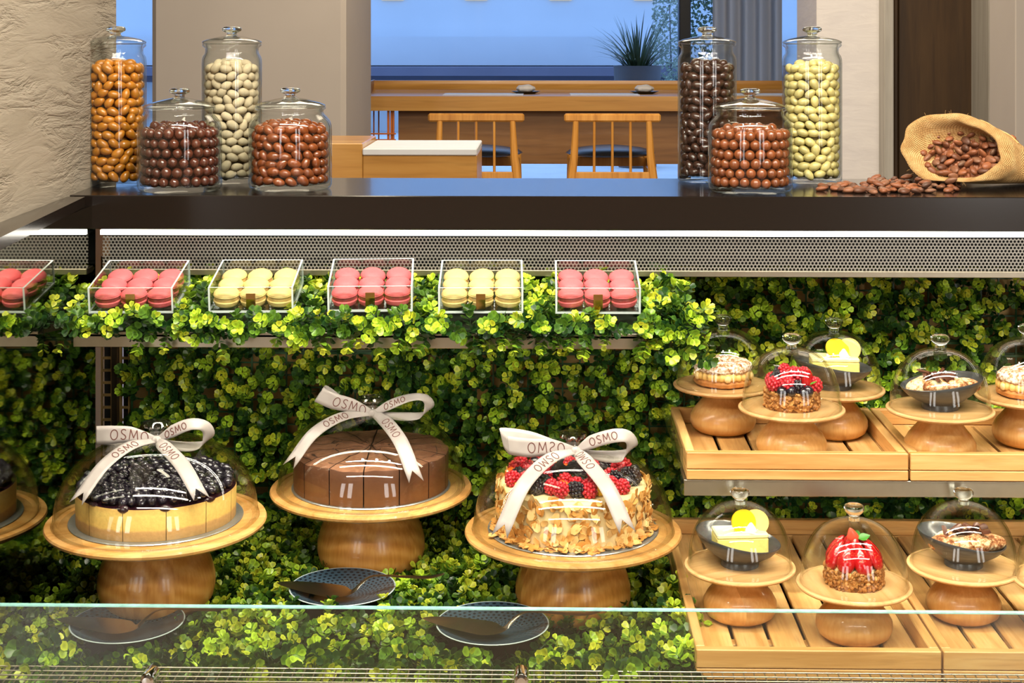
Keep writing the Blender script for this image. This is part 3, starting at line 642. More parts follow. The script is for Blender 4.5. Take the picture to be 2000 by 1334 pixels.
# ------------------------------------------------------------------ burlap sack and cocoa beans
t = NT('burlap'); tc = t.n('ShaderNodeTexCoord'); uvn = tc.outputs['UV']
mp = t.n('ShaderNodeMapping'); mp.inputs['Scale'].default_value = (150, 120, 1); t.l(uvn, mp.inputs[0]); sp = t.n('ShaderNodeSeparateXYZ'); t.l(mp.outputs[0], sp.inputs[0])
wv = t.math('MULTIPLY', t.math('SINE', t.math('MULTIPLY', sp.outputs[0], PI)), t.math('SINE', t.math('MULTIPLY', sp.outputs[1], PI)))
nz = t.noise(t.coord((1,1,1)), 60, 4)
col = t.ramp(t.math('MULTIPLY_ADD', wv, .22, nz), [(.25, rgb(164,124,76)), (.55, rgb(192,152,98)), (.8, rgb(210,174,122))])
t.pbr(col, .9, 0, t.bump(wv, .7, .0015), .15); M['burlap'] = t.m
SKY = 2.60
C = at_y(1862, 294, SKY); ax = Vector((.86, .42, -.12)).normalized(); U = Vector((.955, -.29, -.06)); V = Vector((.05, .20, .98))
S = lambda k: k
def sackring(cen, su, sv, n=56, fold=0, seed=0, sq=0):
    out = []
    for i in range(n):
        a = 2*PI*i/n
        f = 1+fold*(.5*math.sin(3*a+seed)+.35*math.sin(7*a+2*seed+1)+.25*math.sin(11*a+seed*3))
        p = cen+U*(su*f*math.cos(a))+V*(sv*f*math.sin(a))
        # mouth lip leans in at the ledge side, droops at the lower front
        out.append(p)
    return out
rings = []
# (depth along the axis, half width, half height, folds, drop)
prm = [(.055, .052, .030, .04, .004), (.03, .064, .041, .04, 0), (.012, .069, .0455, .05, 0), (.000, .0735, .050, .06, 0), (-.007, .0785, .0555, .07, 0), (-.005, .0865, .0625, .07, 0), (.006, .0915, .0655, .06, 0), (.017, .0905, .0640, .045, .001),
       (.026, .0875, .0612, .05, .002), (.036, .0875, .0600, .06, .004), (.055, .0885, .0560, .07, .010), (.080, .0880, .0490, .075, .018), (.110, .0860, .0420, .08, .025), (.150, .084, .038, .08, .030), (.20, .080, .034, .07, .034), (.245, .070, .028, .06, .038), (.255, .05, .02, .06, .04)]
for k, (d_, su, sv, fo, dr) in enumerate(prm):
    rings.append(sackring(C+ax*d_-Vector((0, 0, dr)), su, sv, 56, fo, .7+(.13*k)))
vs = []; n = 56
for k, rg in enumerate(rings):
    for p in rg:
        q = Vector(p)
        lo = LZ+.0006+(.004 if 3 <= k <= 8 else 0)
        if q.z < lo+.010: q.z = lo+max(0, (q.z-lo+.03))*.25 if q.z > lo-.03 else lo
        vs.append(q)
fs = []
for k in range(len(rings)-1):
    for i in range(n): j = (i+1) % n; fs.append((k*n+i, k*n+j, (k+1)*n+j, (k+1)*n+i))
fs.append(tuple((len(rings)-1)*n+i for i in range(n))); fs.append(tuple(range(n))[::-1])
SB = thing('burlap_sack', 'open burlap sack lying on the ledge, spilling cocoa beans', 'sack', (C.x, C.y, LZ))
o = wobj('sack_body', MB().add(vs, fs), M['burlap'], SB, 80)
uv = o.data.uv_layers.new(name='uv'); dat = np.zeros(len(o.data.loops)*2)
for pl in o.data.polygons:
    for li in pl.loop_indices:
        vi = o.data.loops[li].vertex_index; dat[2*li] = (vi % n)/n if not (pl.index % n == n-1 and vi % n == 0) else 1.0; dat[2*li+1] = (vi//n)/len(rings)
uv.data.foreach_set('uv', dat)
sub = o.modifiers.new('s', 'SUBSURF'); sub.levels = 1; sub.render_levels = 1
wobj('hem_seam', MB().tube([vs[9*n+i]+(vs[9*n+i]-C).normalized()*.001 for i in range(4, 30)], .0016, 6), M['burlap'], SB)
# fuzzy threads
fz = MB()
for k in range(40):
    b_ = Vector(random.choice(vs[5*n:9*n])); d_ = (b_-C).normalized()+Vector((random.gauss(0, .5), random.gauss(0, .5), random.gauss(0, .5)))
    fz.tube([b_, b_+d_*.0025, b_+d_*.0045+Vector((0, 0, -.001))], .00014, 3)
tag(wobj('loose_threads', fz, M['burlap'], SB), kind='stuff')
t = NT('cocoa_bean_shell'); oi = t.n('ShaderNodeObjectInfo'); nz = t.noise(t.coord((1,1,1)), 130, 4, .7)
col = t.ramp(oi.outputs['Random'], [(0, rgb(78,50,36)), (.35, rgb(112,66,42)), (.7, rgb(138,82,50)), (1, rgb(104,82,66))])
hv = t.n('ShaderNodeHueSaturation'); t.l(t.math('MULTIPLY_ADD', nz, .9, .5), hv.inputs['Value']); t.l(col, hv.inputs['Color'])
t.pbr(hv.outputs[0], .48, 0, t.bump(nz, .5, .001), .4); M['bean'] = t.m
bms = []
for k in range(5):
    f1, f2 = random.uniform(.1, .25), random.uniform(-.2, .2)
    bms.append(MB().ell((0,0,0), (.0112, .0066+.0006*k/4, .0046), 12, 8, None, 0, lambda q, f1=f1, f2=f2, k=k: (q[0], q[1]*(1-f1*q[0])+f2*q[0]*q[0]*.4, q[2]*(1-.2*q[0])*(1+.10*math.sin(6*q[1]+k)))).mesh('cocoa_bean', M['bean'], 60))
rb_ = random.Random(5)
lab_s, lab_i = 'brown cocoa bean spilled on the dark ledge before the burlap sack', 'brown cocoa bean lying in the mouth of the burlap sack'
# spilled trail
pts = []
for k in range(1400):
    px = rb_.uniform(1604, 1872); wdt = 4+8*min(1, (px-1596)/110); cy_ = 371-4*max(0, (px-1760)/110); py = cy_+rb_.uniform(-1, .8)*wdt
    p = at_z(px, py, LZ); c = (p.x, p.y)
    if p.y < LY0+.012 or p.y > LY1-.01: continue
    if all((c[0]-q[0])**2+(c[1]-q[1])**2 > .0142**2 for q in pts): pts.append(c)
    if len(pts) > 78: break
for x, y in pts:
    o = link('cocoa_bean', rb_.choice(bms), None, (x, y, LZ+.0042), (rb_.gauss(0, .15), rb_.gauss(0, .12), rb_.uniform(0, 6.3)), [rb_.uniform(.85, 1.08)]*3); tag(o, lab_s, 'cocoa bean', 'cocoa beans spilled on the ledge')
heap = 0
for k in range(400):
    x, y = rb_.choice(pts); x += rb_.uniform(-.006, .006); y += rb_.uniform(.0, .006)
    pxw = xat(1690, 2.5)
    if x < pxw or heap > 24: continue
    heap += 1
    o = link('cocoa_bean', rb_.choice(bms), None, (x, y, LZ+.0115+rb_.uniform(0, .004)*(x > xat(1790, 2.5))), (rb_.gauss(0, .3), rb_.gauss(0, .3), rb_.uniform(0, 6.3)), [rb_.uniform(.85, 1.05)]*3); tag(o, lab_s, 'cocoa bean', 'cocoa beans spilled on the ledge')
# beans in the mouth: a sloping heap
fill = MB(); got = []
for k in range(3000):
    a = rb_.uniform(0, 2*PI); r = math.sqrt(rb_.random()); u_, v_ = r*math.cos(a), r*math.sin(a)
    if v_ > .70: continue
    dep = .010+.040*(v_+1)/1.6
    p = C+U*(u_*.070-.006)+V*(v_*.046+.002)+ax*(dep-.004)
    if all((p-q).length > .0118 for q in got):
        got.append(p)
        o = link('cocoa_bean', rb_.choice(bms), None, p, (rb_.gauss(.5, .4), rb_.gauss(0, .4), rb_.uniform(0, 6.3)), [rb_.uniform(.9, 1.1)]*3); tag(o, lab_i, 'cocoa bean', 'cocoa beans in the sack mouth')
    if len(got) > 95: break
for k in range(260):
    a = rb_.uniform(0, 2*PI); r = math.sqrt(rb_.random()); u_, v_ = r*math.cos(a), r*math.sin(a)
    p = C+U*(u_*.066)+V*(min(v_, .6)*.046)+ax*(.024+.040*(min(v_, .6)+1)/1.6)
    fill.ell(p, (.011, .0065, .005), 8, 5, Euler((rb_.uniform(0, 6), rb_.uniform(0, 6), rb_.uniform(0, 6))))
tag(obj('cocoa_bean_heap', fill, M['bean'], ang=60), 'dark cocoa beans heaped deeper inside the burlap sack', 'cocoa beans', None, 'stuff')

# ------------------------------------------------------------------ macaron boxes
def mac_mats(tag_, c, cf):
    t = NT('macaron_'+tag_); nz = t.noise(t.coord((1,1,1)), 300, 4, .7); oi = t.n('ShaderNodeObjectInfo')
    col = t.ramp(nz, [(.3, tuple(x*.88 for x in c[:3])+(1,)), (.7, c)])
    t.pbr(col, .55, 0, t.bump(nz, .12, .0006), .35); return t.m, plain('macaron_filling_'+tag_, cf, .6, 0, .12, 200, .2)
MAC = {'pink': mac_mats('pink', rgb(230,104,108), rgb(158,62,60)), 'yellow': mac_mats('yellow', rgb(228,202,128), rgb(220,184,112))}
def mac_meshes(k):
    shell, fil = MAC[k]; r = .0195
    top = MB().lathe([(0, .0165), (r*.35, .0162), (r*.7, .0148), (r*.92, .0115), (r, .0085), (r*.985, .0078)], 26)
    top.lathe([(r*.985, .0078), (r*1.02, .0068), (r*.99, .0054), (r*.9, .005), (0, .005)], 26, (0,0,0), 0, lambda rr, z, a: (rr*(1+.018*math.sin(13*a)), z))
    bot = MB().lathe([(0, -.011), (r*.6, -.0108), (r*.88, -.0085), (r*.99, -.004), (r*.985, -.003)], 26)
    bot.lathe([(r*.985, -.003), (r*1.02, -.002), (r*.99, -.0008), (r*.9, 0), (0, 0)], 26, (0,0,0), 0, lambda rr, z, a: (rr*(1+.018*math.sin(11*a)), z))
    mid = MB().lathe([(0, -.0006), (r*.93, -.0002), (r*.955, .0025), (r*.93, .0052), (0, .0056)], 26)
    return [(('shell_upper', top.mesh('shell_upper', shell, 40))), ('filling', mid.mesh('filling', fil, 40)), ('shell_lower', bot.mesh('shell_lower', shell, 40))]
MACM = {k: mac_meshes(k) for k in MAC}
BW, BD, BH, BT = .128, .132, .040, .0028
def panelmb(c, d):
    """acrylic sheet: clear faces, pale cut edges"""
    mb = MB(); th = min(range(3), key=lambda i: d[i]); mb.box(c, d); ax_ = {4: 0, 5: 0, 2: 1, 3: 1, 0: 2, 1: 2}
    mb.m = [0 if ax_[i] == th else 1 for i in range(6)]; return mb
PLACE = [('pink', 256, 612, 2, 'nearest the mirror panel'), ('yellow', 490.5, 611, 2.4, 'second from the mirror panel'), ('pink', 723, 609, 4, 'in the middle of the shelf'), ('yellow', 939, 612, 1.5, 'fourth from the mirror panel'), ('pink', 1168, 613, 0, 'nearest the shelf end by the trays')]
BOXES = []
for bi, (kind, px, py, rz, where) in enumerate(PLACE):
    p = at_y(px, py, 2.272); BX = thing('acrylic_box', 'clear acrylic box of nine %s macarons, %s' % (kind, where), 'box', tuple(p), R(rz), 'macaron boxes on the shelf')
    BX.rotation_euler = (TILT, 0, R(rz)); ms = [M['acrylic'], M['acrylic_edge']]
    def ap(nm, c, d): return obj(nm, panelmb(c, d), ms, BX, ang=0)
    ap('base_panel', (0, BD/2, BT/2), (BW, BD, BT))
    ap('front_panel', (0, BT/2, BT+(BH-BT)/2), (BW-2*BT, BT, BH-BT)); ap('back_panel', (0, BD-BT/2, BT+(BH-BT)/2), (BW-2*BT, BT, BH-BT))
    for s in (-1, 1): ap('side_panel', (s*(BW/2-BT/2), BD/2, BT+(BH-BT)/2), (BT, BD, BH-BT))
    lb = MB().box((0, -.0006, .0185), (.0140, .0008, .0235)); lb.box((0, -.0014, .0265), (.0140, .0012, .0085), Euler((R(-8), 0, 0)))
    o = obj('gold_label', lb, M['gold'], BX, ang=0); o['label'] = 'small gold foil seal'
    Mx = BX.matrix_basis; loc_m = Matrix.LocRotScale(Vector(p), Euler((TILT, 0, R(rz))), None); rr = random.Random(bi)
    for row in range(3):
        for cl in range(3):
            q = loc_m @ Vector(((cl-1)*.0402+rr.uniform(-.0006, .0006), BT+.0215+row*.0405, BT+.0112+.0006))
            lab = '%s macaron, %s row, %s, in the box %s' % (kind, ('front', 'middle', 'back')[row], ('mirror side', 'centre', 'tray side')[cl], where)
            m_ = bpy.data.objects.new('macaron', None); COL.objects.link(m_); m_.location = q; m_.empty_display_size = .01
            m_.rotation_euler = (TILT+R(rr.uniform(2, 9) if row == 2 else rr.uniform(-3, 4)), R(rr.uniform(-4, 4)), rr.uniform(0, 6)*0+R(rr.uniform(-20, 20)))
            tag(m_, lab, 'macaron', '%s macarons' % kind)
            for nm, me in MACM[kind]: link(nm, me, m_)
    BOXES.append((p.x, R(rz)))
# ------------------------------------------------------------------ cake stands and glass domes
SMALL_BASE = [(0, 0), (.030, 0), (.040, .002), (.0485, .008), (.052, .017), (.0515, .026), (.046, .036), (.0375, .046), (.031, .054), (.0285, .060), (.030, .064), (0, .064)]
SMALL_PLATE = [(0, .0605), (.030, .062), (.060, .0655), (.0765, .0700), (.0785, .0725), (.0782, .0742), (.0765, .0750), (.0745, .0750), (.0735, .0741), (.0725, .0741), (.0715, .0750), (0, .0750)]
BIG_BASE = [(0, 0), (.062, 0), (.072, .004), (.0815, .015), (.0855, .032), (.0850, .048), (.0800, .066), (.0720, .083), (.0650, .096), (.0625, .104), (.0635, .109), (0, .109)]
BIG_PLATE = [(0, .106), (.066, .107), (.118, .111), (.150, .1175), (.1592, .1225), (.1605, .1262), (.1592, .1290), (.156, .130), (.1500, .130), (.149, .1286), (.1475, .1286), (.1465, .130), (.140, .130), (.139, .1292), (.1375, .130), (0, .130)]
def mk(prof, n, nm, mat): return MB().lathe(prof, n).mesh(nm, mat, 40)
SBm, SPm = mk(SMALL_BASE, 40, 'foot', M['stand_small']), mk(SMALL_PLATE, 56, 'plate', M['plate_small'])
BBm, BPm = mk(BIG_BASE, 48, 'foot', M['stand_big']), mk(BIG_PLATE, 72, 'plate', M['plate_big'])
def domeprof(r, h, e, n=22, th=.0018):
    o = []
    for k in range(n+1):
        a = PI/2*k/n; o.append((r*math.cos(a)**(2/e), h*math.sin(a)**(2/e)))
    o[-1] = (0, h); i = [(x*(1-th/r) if x else 0, z-(th if z > 0 else 0)) for x, z in o]
    return [(r*1.012, 0), (r*1.018, .0012), (r*1.008, .003)]+o[1:]+[q for q in i[::-1] if q[1] > .002]+[(r-th, 0), (r*1.012, 0)]
SDm = mk(domeprof(.0725, .088, 2.35), 56, 'glass_bell', M['dome']); BDm = mk(domeprof(.1475, .119, 2.35), 80, 'glass_bell', M['dome'])
SKm = mk([(0, -.001), (.0085, -.001), (.0075, .002), (.0072, .0055), (.0105, .0085), (.0135, .0125), (.0140, .0160), (.0125, .0190), (.0085, .0210), (0, .0214)], 24, 'knob', M['solid_glass'])
BKm = mk([(0, -.004), (.013, -.004), (.0112, .0), (.0108, .0085), (.0150, .0115), (.0205, .0145), (.0215, .0175), (.0200, .0205), (.0135, .0225), (0, .0230)], 28, 'knob', M['knob'])
def stand(big, x, y, z, label, dlabel, rz=0):
    s = thing('cake_stand', label, 'cake stand', (x, y, z), rz, 'large turned cake stands' if big else 'small turned dessert stands')
    link('foot', BBm if big else SBm, s); link('plate', BPm if big else SPm, s)
    top = z+(.130 if big else .075)
    d = thing('glass_dome', dlabel, 'glass dome', (x, y, top+.0002), 0, 'glass domes over the cakes' if big else 'glass domes over the small desserts')
    link('glass_bell', BDm if big else SDm, d); link('knob', BKm if big else SKm, d, (0, 0, .1215 if big else .0875))
    return Vector((x, y, top+.0002))
def sp_(px, py, zc):  return at_z(px, py, zc+.075)
def small(px, py, zc, lab, what, rz):
    p = at_z(px, py, zc+.075); return stand(False, p.x, p.y, zc+.0002, 'small turned wooden stand '+lab, 'clear glass dome with knob over the '+what, rz)
def big(px, py, lab, what, rz):
    r = 2950; Y = {306: 2.215, 725: 2.405, 1119: 2.24}[px]; p = at_y(px, py, Y)
    return stand(True, p.x, p.y, p.z-.13, 'large turned wooden cake stand '+lab, 'large glass dome tied with a ribbon over the '+what, rz)
P_par1 = small(1412, 750, UTOP, 'under the sugar dusted ring pastry beside the boxwood clump', 'sugar dusted ring pastry beside the boxwood clump', .3)
P_tart = small(1546, 795, UTOP, 'under the mixed berry tart', 'mixed berry tart', 1.1)
P_lem2 = small(1629, 757, UTOP, 'behind the mixed berry tart, carrying the upper lemon bowl', 'lemon cake bowl on the upper tray', 2.0)
P_tir2 = small(1836, 797, UTOP, 'under the chocolate curl bowl on the upper tray', 'chocolate curl bowl on the upper tray', 2.9)
P_par2 = small(2006, 772, UTOP, 'under the ring pastry cut by the frame edge', 'ring pastry cut by the frame edge', .9)
P_lem1 = small(1445, 1103, TTOP, 'under the lemon cake bowl on the lower tray', 'lemon cake bowl on the lower tray', .5)
P_str = small(1668, 1139, TTOP, 'under the strawberry tart', 'strawberry tart', 1.7)
P_tir1 = small(1882, 1103, TTOP, 'under the chocolate curl bowl on the lower tray', 'chocolate curl bowl on the lower tray', 2.4)
P_end = small(2092, 1132, TTOP, 'at the frame edge on the lower tray', 'stand at the frame edge on the lower tray', .2)
P_che = big(306, 1012, 'under the blueberry cheesecake', 'blueberry cheesecake', .4)
P_cho = big(725, 949, 'under the sliced chocolate cake', 'sliced chocolate cake', 1.3)
P_alm = big(1119, 1032, 'under the almond flake fruit cake', 'almond flake fruit cake', 2.3)

# ------------------------------------------------------------------ cakes
M['board'] = plain('silver_card', rgb(176,180,180), .3, .7, .08, 60, .05)
boardm = MB().lathe([(0, 0), (.1255, 0), (.1265, .0012), (.1255, .0024), (0, .0024)], 64).mesh('cake_board', M['board'], 30)
for P, w_ in ((P_che, 'blueberry cheesecake'), (P_cho, 'chocolate cake'), (P_alm, 'almond flake cake')):
    tag(link('cake_board', boardm, None, P), 'round silver cake board under the '+w_, 'cake board', 'silver cake boards')
BZ = .0026
def zmat(name, stops, rough=.7, bump=.4, scale=180, edge=.003, rim=None):
    """horizontal layers by height (object z), with grain"""
    t = NT(name); tc = t.n('ShaderNodeTexCoord'); sp = t.n('ShaderNodeSeparateXYZ'); t.l(tc.outputs['Object'], sp.inputs[0])
    nz = t.noise(t.coord((1,1,1), False), scale, 4, .65); n2 = t.noise(t.coord((1,1,.3), False), 45, 3)
    z = t.math('ADD', sp.outputs[2], t.math('MULTIPLY', t.math('SUBTRACT', n2, .5), edge*2))
    f = t.math('MULTIPLY', z, 10.0)
    rp = t.ramp(f, stops); hv = t.n('ShaderNodeHueSaturation'); t.l(t.math('MULTIPLY_ADD', nz, .5, .75), hv.inputs['Value']); t.l(rp, hv.inputs['Color'])
    t.pbr(hv.outputs[0], rough, 0, t.bump(nz, bump, .0015), .3); return t.m
M['cheese'] = zmat('cheesecake_layers', [(.0, rgb(176,140,88)), (.13, rgb(190,152,98)), (.165, rgb(224,190,106)), (.36, rgb(230,198,112)), (.445, rgb(220,176,98)), (.47, rgb(150,92,76))], .6, .3)
M['choc'] = zmat('chocolate_side', [(0, rgb(104,66,38)), (.1, rgb(108,70,40)), (.40, rgb(94,60,40)), (.56, rgb(104,70,52))], .42, .15, 90)
t = NT('chocolate_top'); n1 = t.noise(t.coord((1,1,1), False), 26, 4, .6, 1.2); n2 = t.noise(t.coord((1,1,1), False), 120, 4)
t.pbr(t.ramp(n1, [(.35, rgb(124,84,60)), (.6, rgb(152,108,82)), (.8, rgb(168,126,98))]), .6, 0, t.bump(t.math('ADD', n1, t.math('MULTIPLY', n2, .3)), .8, .006), .3); M['choctop'] = t.m
M['choccut'] = plain('chocolate_cut', rgb(52,28,18), .6, 0, .2, 80)
def wedge_cake(P, R_, H, nsl, gap, mats, name, label, off, dome=0, jag=0):
    K = thing(name, label, 'cake', P+Vector((0, 0, BZ)))
    for s in range(nsl):
        a0, a1 = off+2*PI*s/nsl, off+2*PI*(s+1)/nsl; mid = (a0+a1)/2; mb = MB(); m = 7; k = 6
        cx, cy_ = gap*math.cos(mid)/math.sin(PI/nsl)*.5, gap*math.sin(mid)/math.sin(PI/nsl)*.5
        vs = []; rr = random.Random(s*7+nsl)
        def topz(r, a): return H+dome*(1-r*r)+(jag*(math.sin(a*9+r*14)*.5+math.sin(a*23+3*r)*.3) if jag else 0)
        # column of vertices: rows radius, cols angle
        grid = []
        for i in range(k+1):
            row = []
            for j in range(m+1):
                a = a0+(a1-a0)*j/m; r = (i/k)
                w_ = R_*r*(1+(.006*rr.uniform(-1, 1) if i == k and jag else 0))
                row.append(len(vs)); vs.append((cx+w_*math.cos(a), cy_+w_*math.sin(a), topz(r, a)-(.0022 if i == k else 0)))
            grid.append(row)
        fs = []; ms_ = []
        for i in range(k):
            for j in range(m): fs.append((grid[i][j], grid[i+1][j], grid[i+1][j+1], grid[i][j+1])); ms_.append(1)
        sh = []
        for j in range(m+1):
            a = a0+(a1-a0)*j/m; sh.append(len(vs)); vs.append((cx+R_*1.006*math.cos(a), cy_+R_*1.006*math.sin(a), H-.005))
        bt = []
        for j in range(m+1):
            a = a0+(a1-a0)*j/m; bt.append(len(vs)); vs.append((cx+R_*math.cos(a), cy_+R_*math.sin(a), 0))
        cb_ = len(vs); vs.append((cx, cy_, 0))
        for j in range(m):
            fs.append((grid[k][j], sh[j], sh[j+1], grid[k][j+1])); ms_.append(0); fs.append((sh[j], bt[j], bt[j+1], sh[j+1])); ms_.append(0)
        for j, sgn in ((0, 1), (m, -1)):
            loop = [grid[i][j] for i in range(k+1)]+[sh[j], bt[j], cb_]; fs.append(tuple(loop[::-1] if sgn > 0 else loop)); ms_.append(2)
        mb.add(vs, fs); mb.m = ms_; obj('slice', mb, mats, K, ang=40)
    return K
M['glaze'] = plain('blueberry_glaze', rgb(40,16,26), .12, 0, .3, 60, 0, .6)
K = wedge_cake(P_che, .1135, .047, 12, .0009, [M['cheese'], M['glaze'], M['choccut']], 'cheesecake', 'blueberry topped cheesecake cut into slices on the silver board beside the mirror panel', -PI/2-.16)
t = NT('blueberry_skin'); nz = t.noise(t.coord((1,1,1)), 90, 3); t.pbr(t.ramp(nz, [(.35, rgb(18,14,22)), (.7, rgb(40,34,48))]), .13, 0, None, .6, .8); M['blueb'] = t.m
def bb(r): return MB().lathe([(0, -r), (r*.5, -r*.87), (r*.87, -r*.5), (r, 0), (r*.87, r*.5), (r*.55, r*.82), (r*.42, r*.9), (r*.36, r*.82), (0, r*.74)], 12, (0,0,0), 0, lambda q, z, a: (q*(1+(.12*math.cos(5*a) if z > r*.8 else 0)), z))
bbm = bb(.0075).mesh('blueberry', M['blueb'], 50); rr = random.Random(3); cnt = 0
for ring_, nb in ((.1055, 46), (.092, 40), (.0785, 34), (.065, 28), (.0515, 22), (.038, 16), (.025, 10), (.011, 5)):
    for i in range(nb):
        a = 2*PI*(i+rr.uniform(-.2, .2))/nb; q = ring_+rr.uniform(-.003, .003)
        link('blueberry', bbm, K, (q*math.cos(a), q*math.sin(a), .0535+rr.uniform(-.001, .0025)), (rr.gauss(0, .7), rr.gauss(0, .7), rr.uniform(0, 6)), [rr.uniform(.88, 1.08)]*3)
M['glz'] = M['glaze']; gm = MB()
for a, l in ((-PI/2-.16, .008), (-PI/2+.36, .007), (-2.2, .004), (-1.2, .005), (-.6, .006)):
    gm.ell((.1125*math.cos(a), .1125*math.sin(a), .046-l*.2), (.010, .005, l*.8), 10, 8, Euler((0, 0, a+PI/2)))
obj('glaze_drip', gm, M['glaze'], K)
K = wedge_cake(P_cho, .1185, .057, 14, .0019, [M['choc'], M['choctop'], M['choccut']], 'chocolate_cake', 'round chocolate cake with a cracked matt top, cut into slices under the middle ribbon dome', -PI/2+.02, .004, .0022)
rr = random.Random(31)
for k in range(30):
    a0 = rr.uniform(0, 2*PI); r0 = rr.choice((.022, .042, .060, .078, .094, .105))+rr.uniform(-.006, .006); span = rr.uniform(.25, .9); vs = []; fs = []; n = 9
    for i in range(n):
        a = a0+span*i/(n-1); q = r0+.004*math.sin(5*a+k)+rr.uniform(-.0012, .0012); w_ = rr.uniform(.0006, .0018)*math.sin(PI*(i+.6)/(n+.2)); z = .057+.004*(1-(q/.1185)**2)+.0022*(math.sin(a*9+q/.1185*14)*.5+math.sin(a*23+3*q/.1185)*.3)+.0004
        vs += [((q-w_)*math.cos(a), (q-w_)*math.sin(a), z), ((q+w_)*math.cos(a), (q+w_)*math.sin(a), z)]
    obj('crack_shade', MB().add(vs, [(2*i, 2*i+1, 2*i+3, 2*i+2) for i in range(n-1)]), M['choccut'], K, ang=0)  # flat dark strips on the top; shade inside the grooves put into colour
# almond flake cake
K = thing('fruit_cake', 'cream cake coated in toasted almond flakes and topped with fresh berries', 'cake', P_alm+Vector((0, 0, BZ)))
M['cream'] = plain('butter_cream', rgb(236,214,160), .6, 0, .06, 80, .3)
RA, HA = .109, .068
obj('cake_body', MB().lathe([(0, 0), (RA, 0), (RA*1.005, HA*.5), (RA, HA-.004), (RA-.004, HA), (0, HA)], 64), M['cream'], K)
t = NT('toasted_almond'); oi = t.n('ShaderNodeObjectInfo'); nz = t.noise(t.coord((1,1,1)), 120, 3)
col = t.ramp(t.math('ADD', t.math('MULTIPLY', oi.outputs['Random'], .7), t.math('MULTIPLY', nz, .35)), [(.1, rgb(236,206,148)), (.5, rgb(222,176,104)), (.8, rgb(196,134,62)), (1, rgb(160,98,44))])
t.pbr(col, .5, 0, None, .35); M['almond'] = t.m
def flake(k):
    rr = random.Random(k); vs = [(0, 0, 0)]; n = 9
    for i in range(n):
        a = 2*PI*i/n; r = .0078*(1+.18*math.cos(a-.3))*(.9+.2*rr.random()); vs.append((r*math.cos(a), r*.68*math.sin(a), .0012*math.cos(2*a+k)))
    m = len(vs); vs += [(x, y, z+.0009) for x, y, z in vs]
    fs = [(0, 1+(i+1) % n, 1+i) for i in range(n)]+[(m, m+1+i, m+1+(i+1) % n) for i in range(n)]+[(1+i, 1+(i+1) % n, m+1+(i+1) % n, m+1+i) for i in range(n)]
    mb = MB().add(vs, fs); return mb
FL = [flake(k) for k in range(6)]; FLm = [f.mesh('almond_flake', M['almond'], 40) for f in FL]
rr = random.Random(9); nfl = 0; stuff = MB()
for k in range(560):
    a = rr.uniform(0, 2*PI); z = rr.uniform(.002, HA+.002); q = RA+.0016+rr.uniform(0, .002)
    side = Matrix.Rotation(a+PI/2, 4, 'Z') @ Matrix.Rotation(PI/2+rr.gauss(0, .26), 4, 'X') @ Matrix.Rotation(rr.gauss(0, .3), 4, 'Y') @ Matrix.Rotation(rr.uniform(0, 6), 4, 'Z')
    m4 = Matrix.Translation((q*math.cos(a), q*math.sin(a), z)) @ side; s_ = rr.uniform(.8, 1.2)
    if math.sin(a) < .12 and nfl < 235:
        nfl += 1; o = link('almond_flake', rr.choice(FLm), K, m4.translation, m4.to_euler(), (s_,)*3)
    else: f = rr.choice(FL); stuff.add(f.v, f.f, 0, m4)
for k in range(230):
    a = rr.uniform(0, 2*PI); q = RA+.002+abs(rr.gauss(0, .005)); m4 = Matrix.Translation((q*math.cos(a), q*math.sin(a), .001+rr.uniform(0, .003))) @ Matrix.Rotation(rr.uniform(0, 6), 4, 'Z') @ Matrix.Rotation(rr.gauss(0, .4), 4, 'X')
    if math.sin(a) < 0 and nfl < 290: nfl += 1; link('almond_flake', rr.choice(FLm), K, m4.translation, m4.to_euler())
    else: f = rr.choice(FL); stuff.add(f.v, f.f, 0, m4)
tag(obj('loose_almond_flakes', stuff, M['almond'], K), kind='stuff')
def berry(r, h, n, dr, nm, mat):
    mb = MB().ell((0,0,0), (r*.86, r*.86, h*.88), 10, 8); g = PI*(3-math.sqrt(5))
    for i in range(n):
        z = 1-2*(i+.5)/n; q = math.sqrt(1-z*z); taper = 1-.16*z
        mb.ell((r*.86*q*taper*math.cos(g*i), r*.86*q*taper*math.sin(g*i), h*.86*z), (dr, dr, dr), 7, 5)
    return mb.mesh(nm, mat, 60)
t = NT('raspberry_flesh'); nz = t.noise(t.coord((1,1,1)), 200, 2); pp = t.pbr(t.ramp(nz, [(.3, rgb(168,20,34)), (.7, rgb(206,44,58))]), .28, 0, None, .5, .25); M['rasp'] = t.m
M['black_b'] = plain('blackberry_flesh', rgb(26,18,28), .2, 0, .3, 150, 0, .5)
RBm = berry(.0098, .0108, 44, .0026, 'raspberry', M['rasp']); KBm = berry(.0100, .0118, 48, .0026, 'blackberry', M['black_b'])
t = NT('strawberry_flesh'); vo = t.n('ShaderNodeTexVoronoi'); t.l(t.coord((1,1,1)), vo.inputs['Vector']); vo.inputs['Scale'].default_value = 320
sd = t.math('LESS_THAN', vo.outputs[0], .17)
t.pbr(t.mixc(sd, rgb(176,16,22), rgb(214,130,60)), .16, 0, t.bump(vo.outputs[0], .35, .0012), .5, .7); M['straw'] = t.m
M['straw_in'] = plain('strawberry_cut', rgb(226,86,62), .3, 0, .15, 60, 0, .4)
M['papaya'] = plain('orange_fruit', rgb(238,110,38), .3, 0, .08, 60, 0, .3); M['mango'] = plain('yellow_fruit', rgb(240,186,44), .3, 0, .08, 60, 0, .3)
M['mint'] = plain('mint_green', rgb(70,138,44), .4, 0, .15, 60)
cubO = MB().cbox((0,0,0), (.019, .015, .011), .002).mesh('papaya_cube', M['papaya'], 30); cubM = MB().cbox((0,0,0), (.022, .016, .009), .0025).mesh('mango_piece', M['mango'], 30)
rr = random.Random(21); pts = []
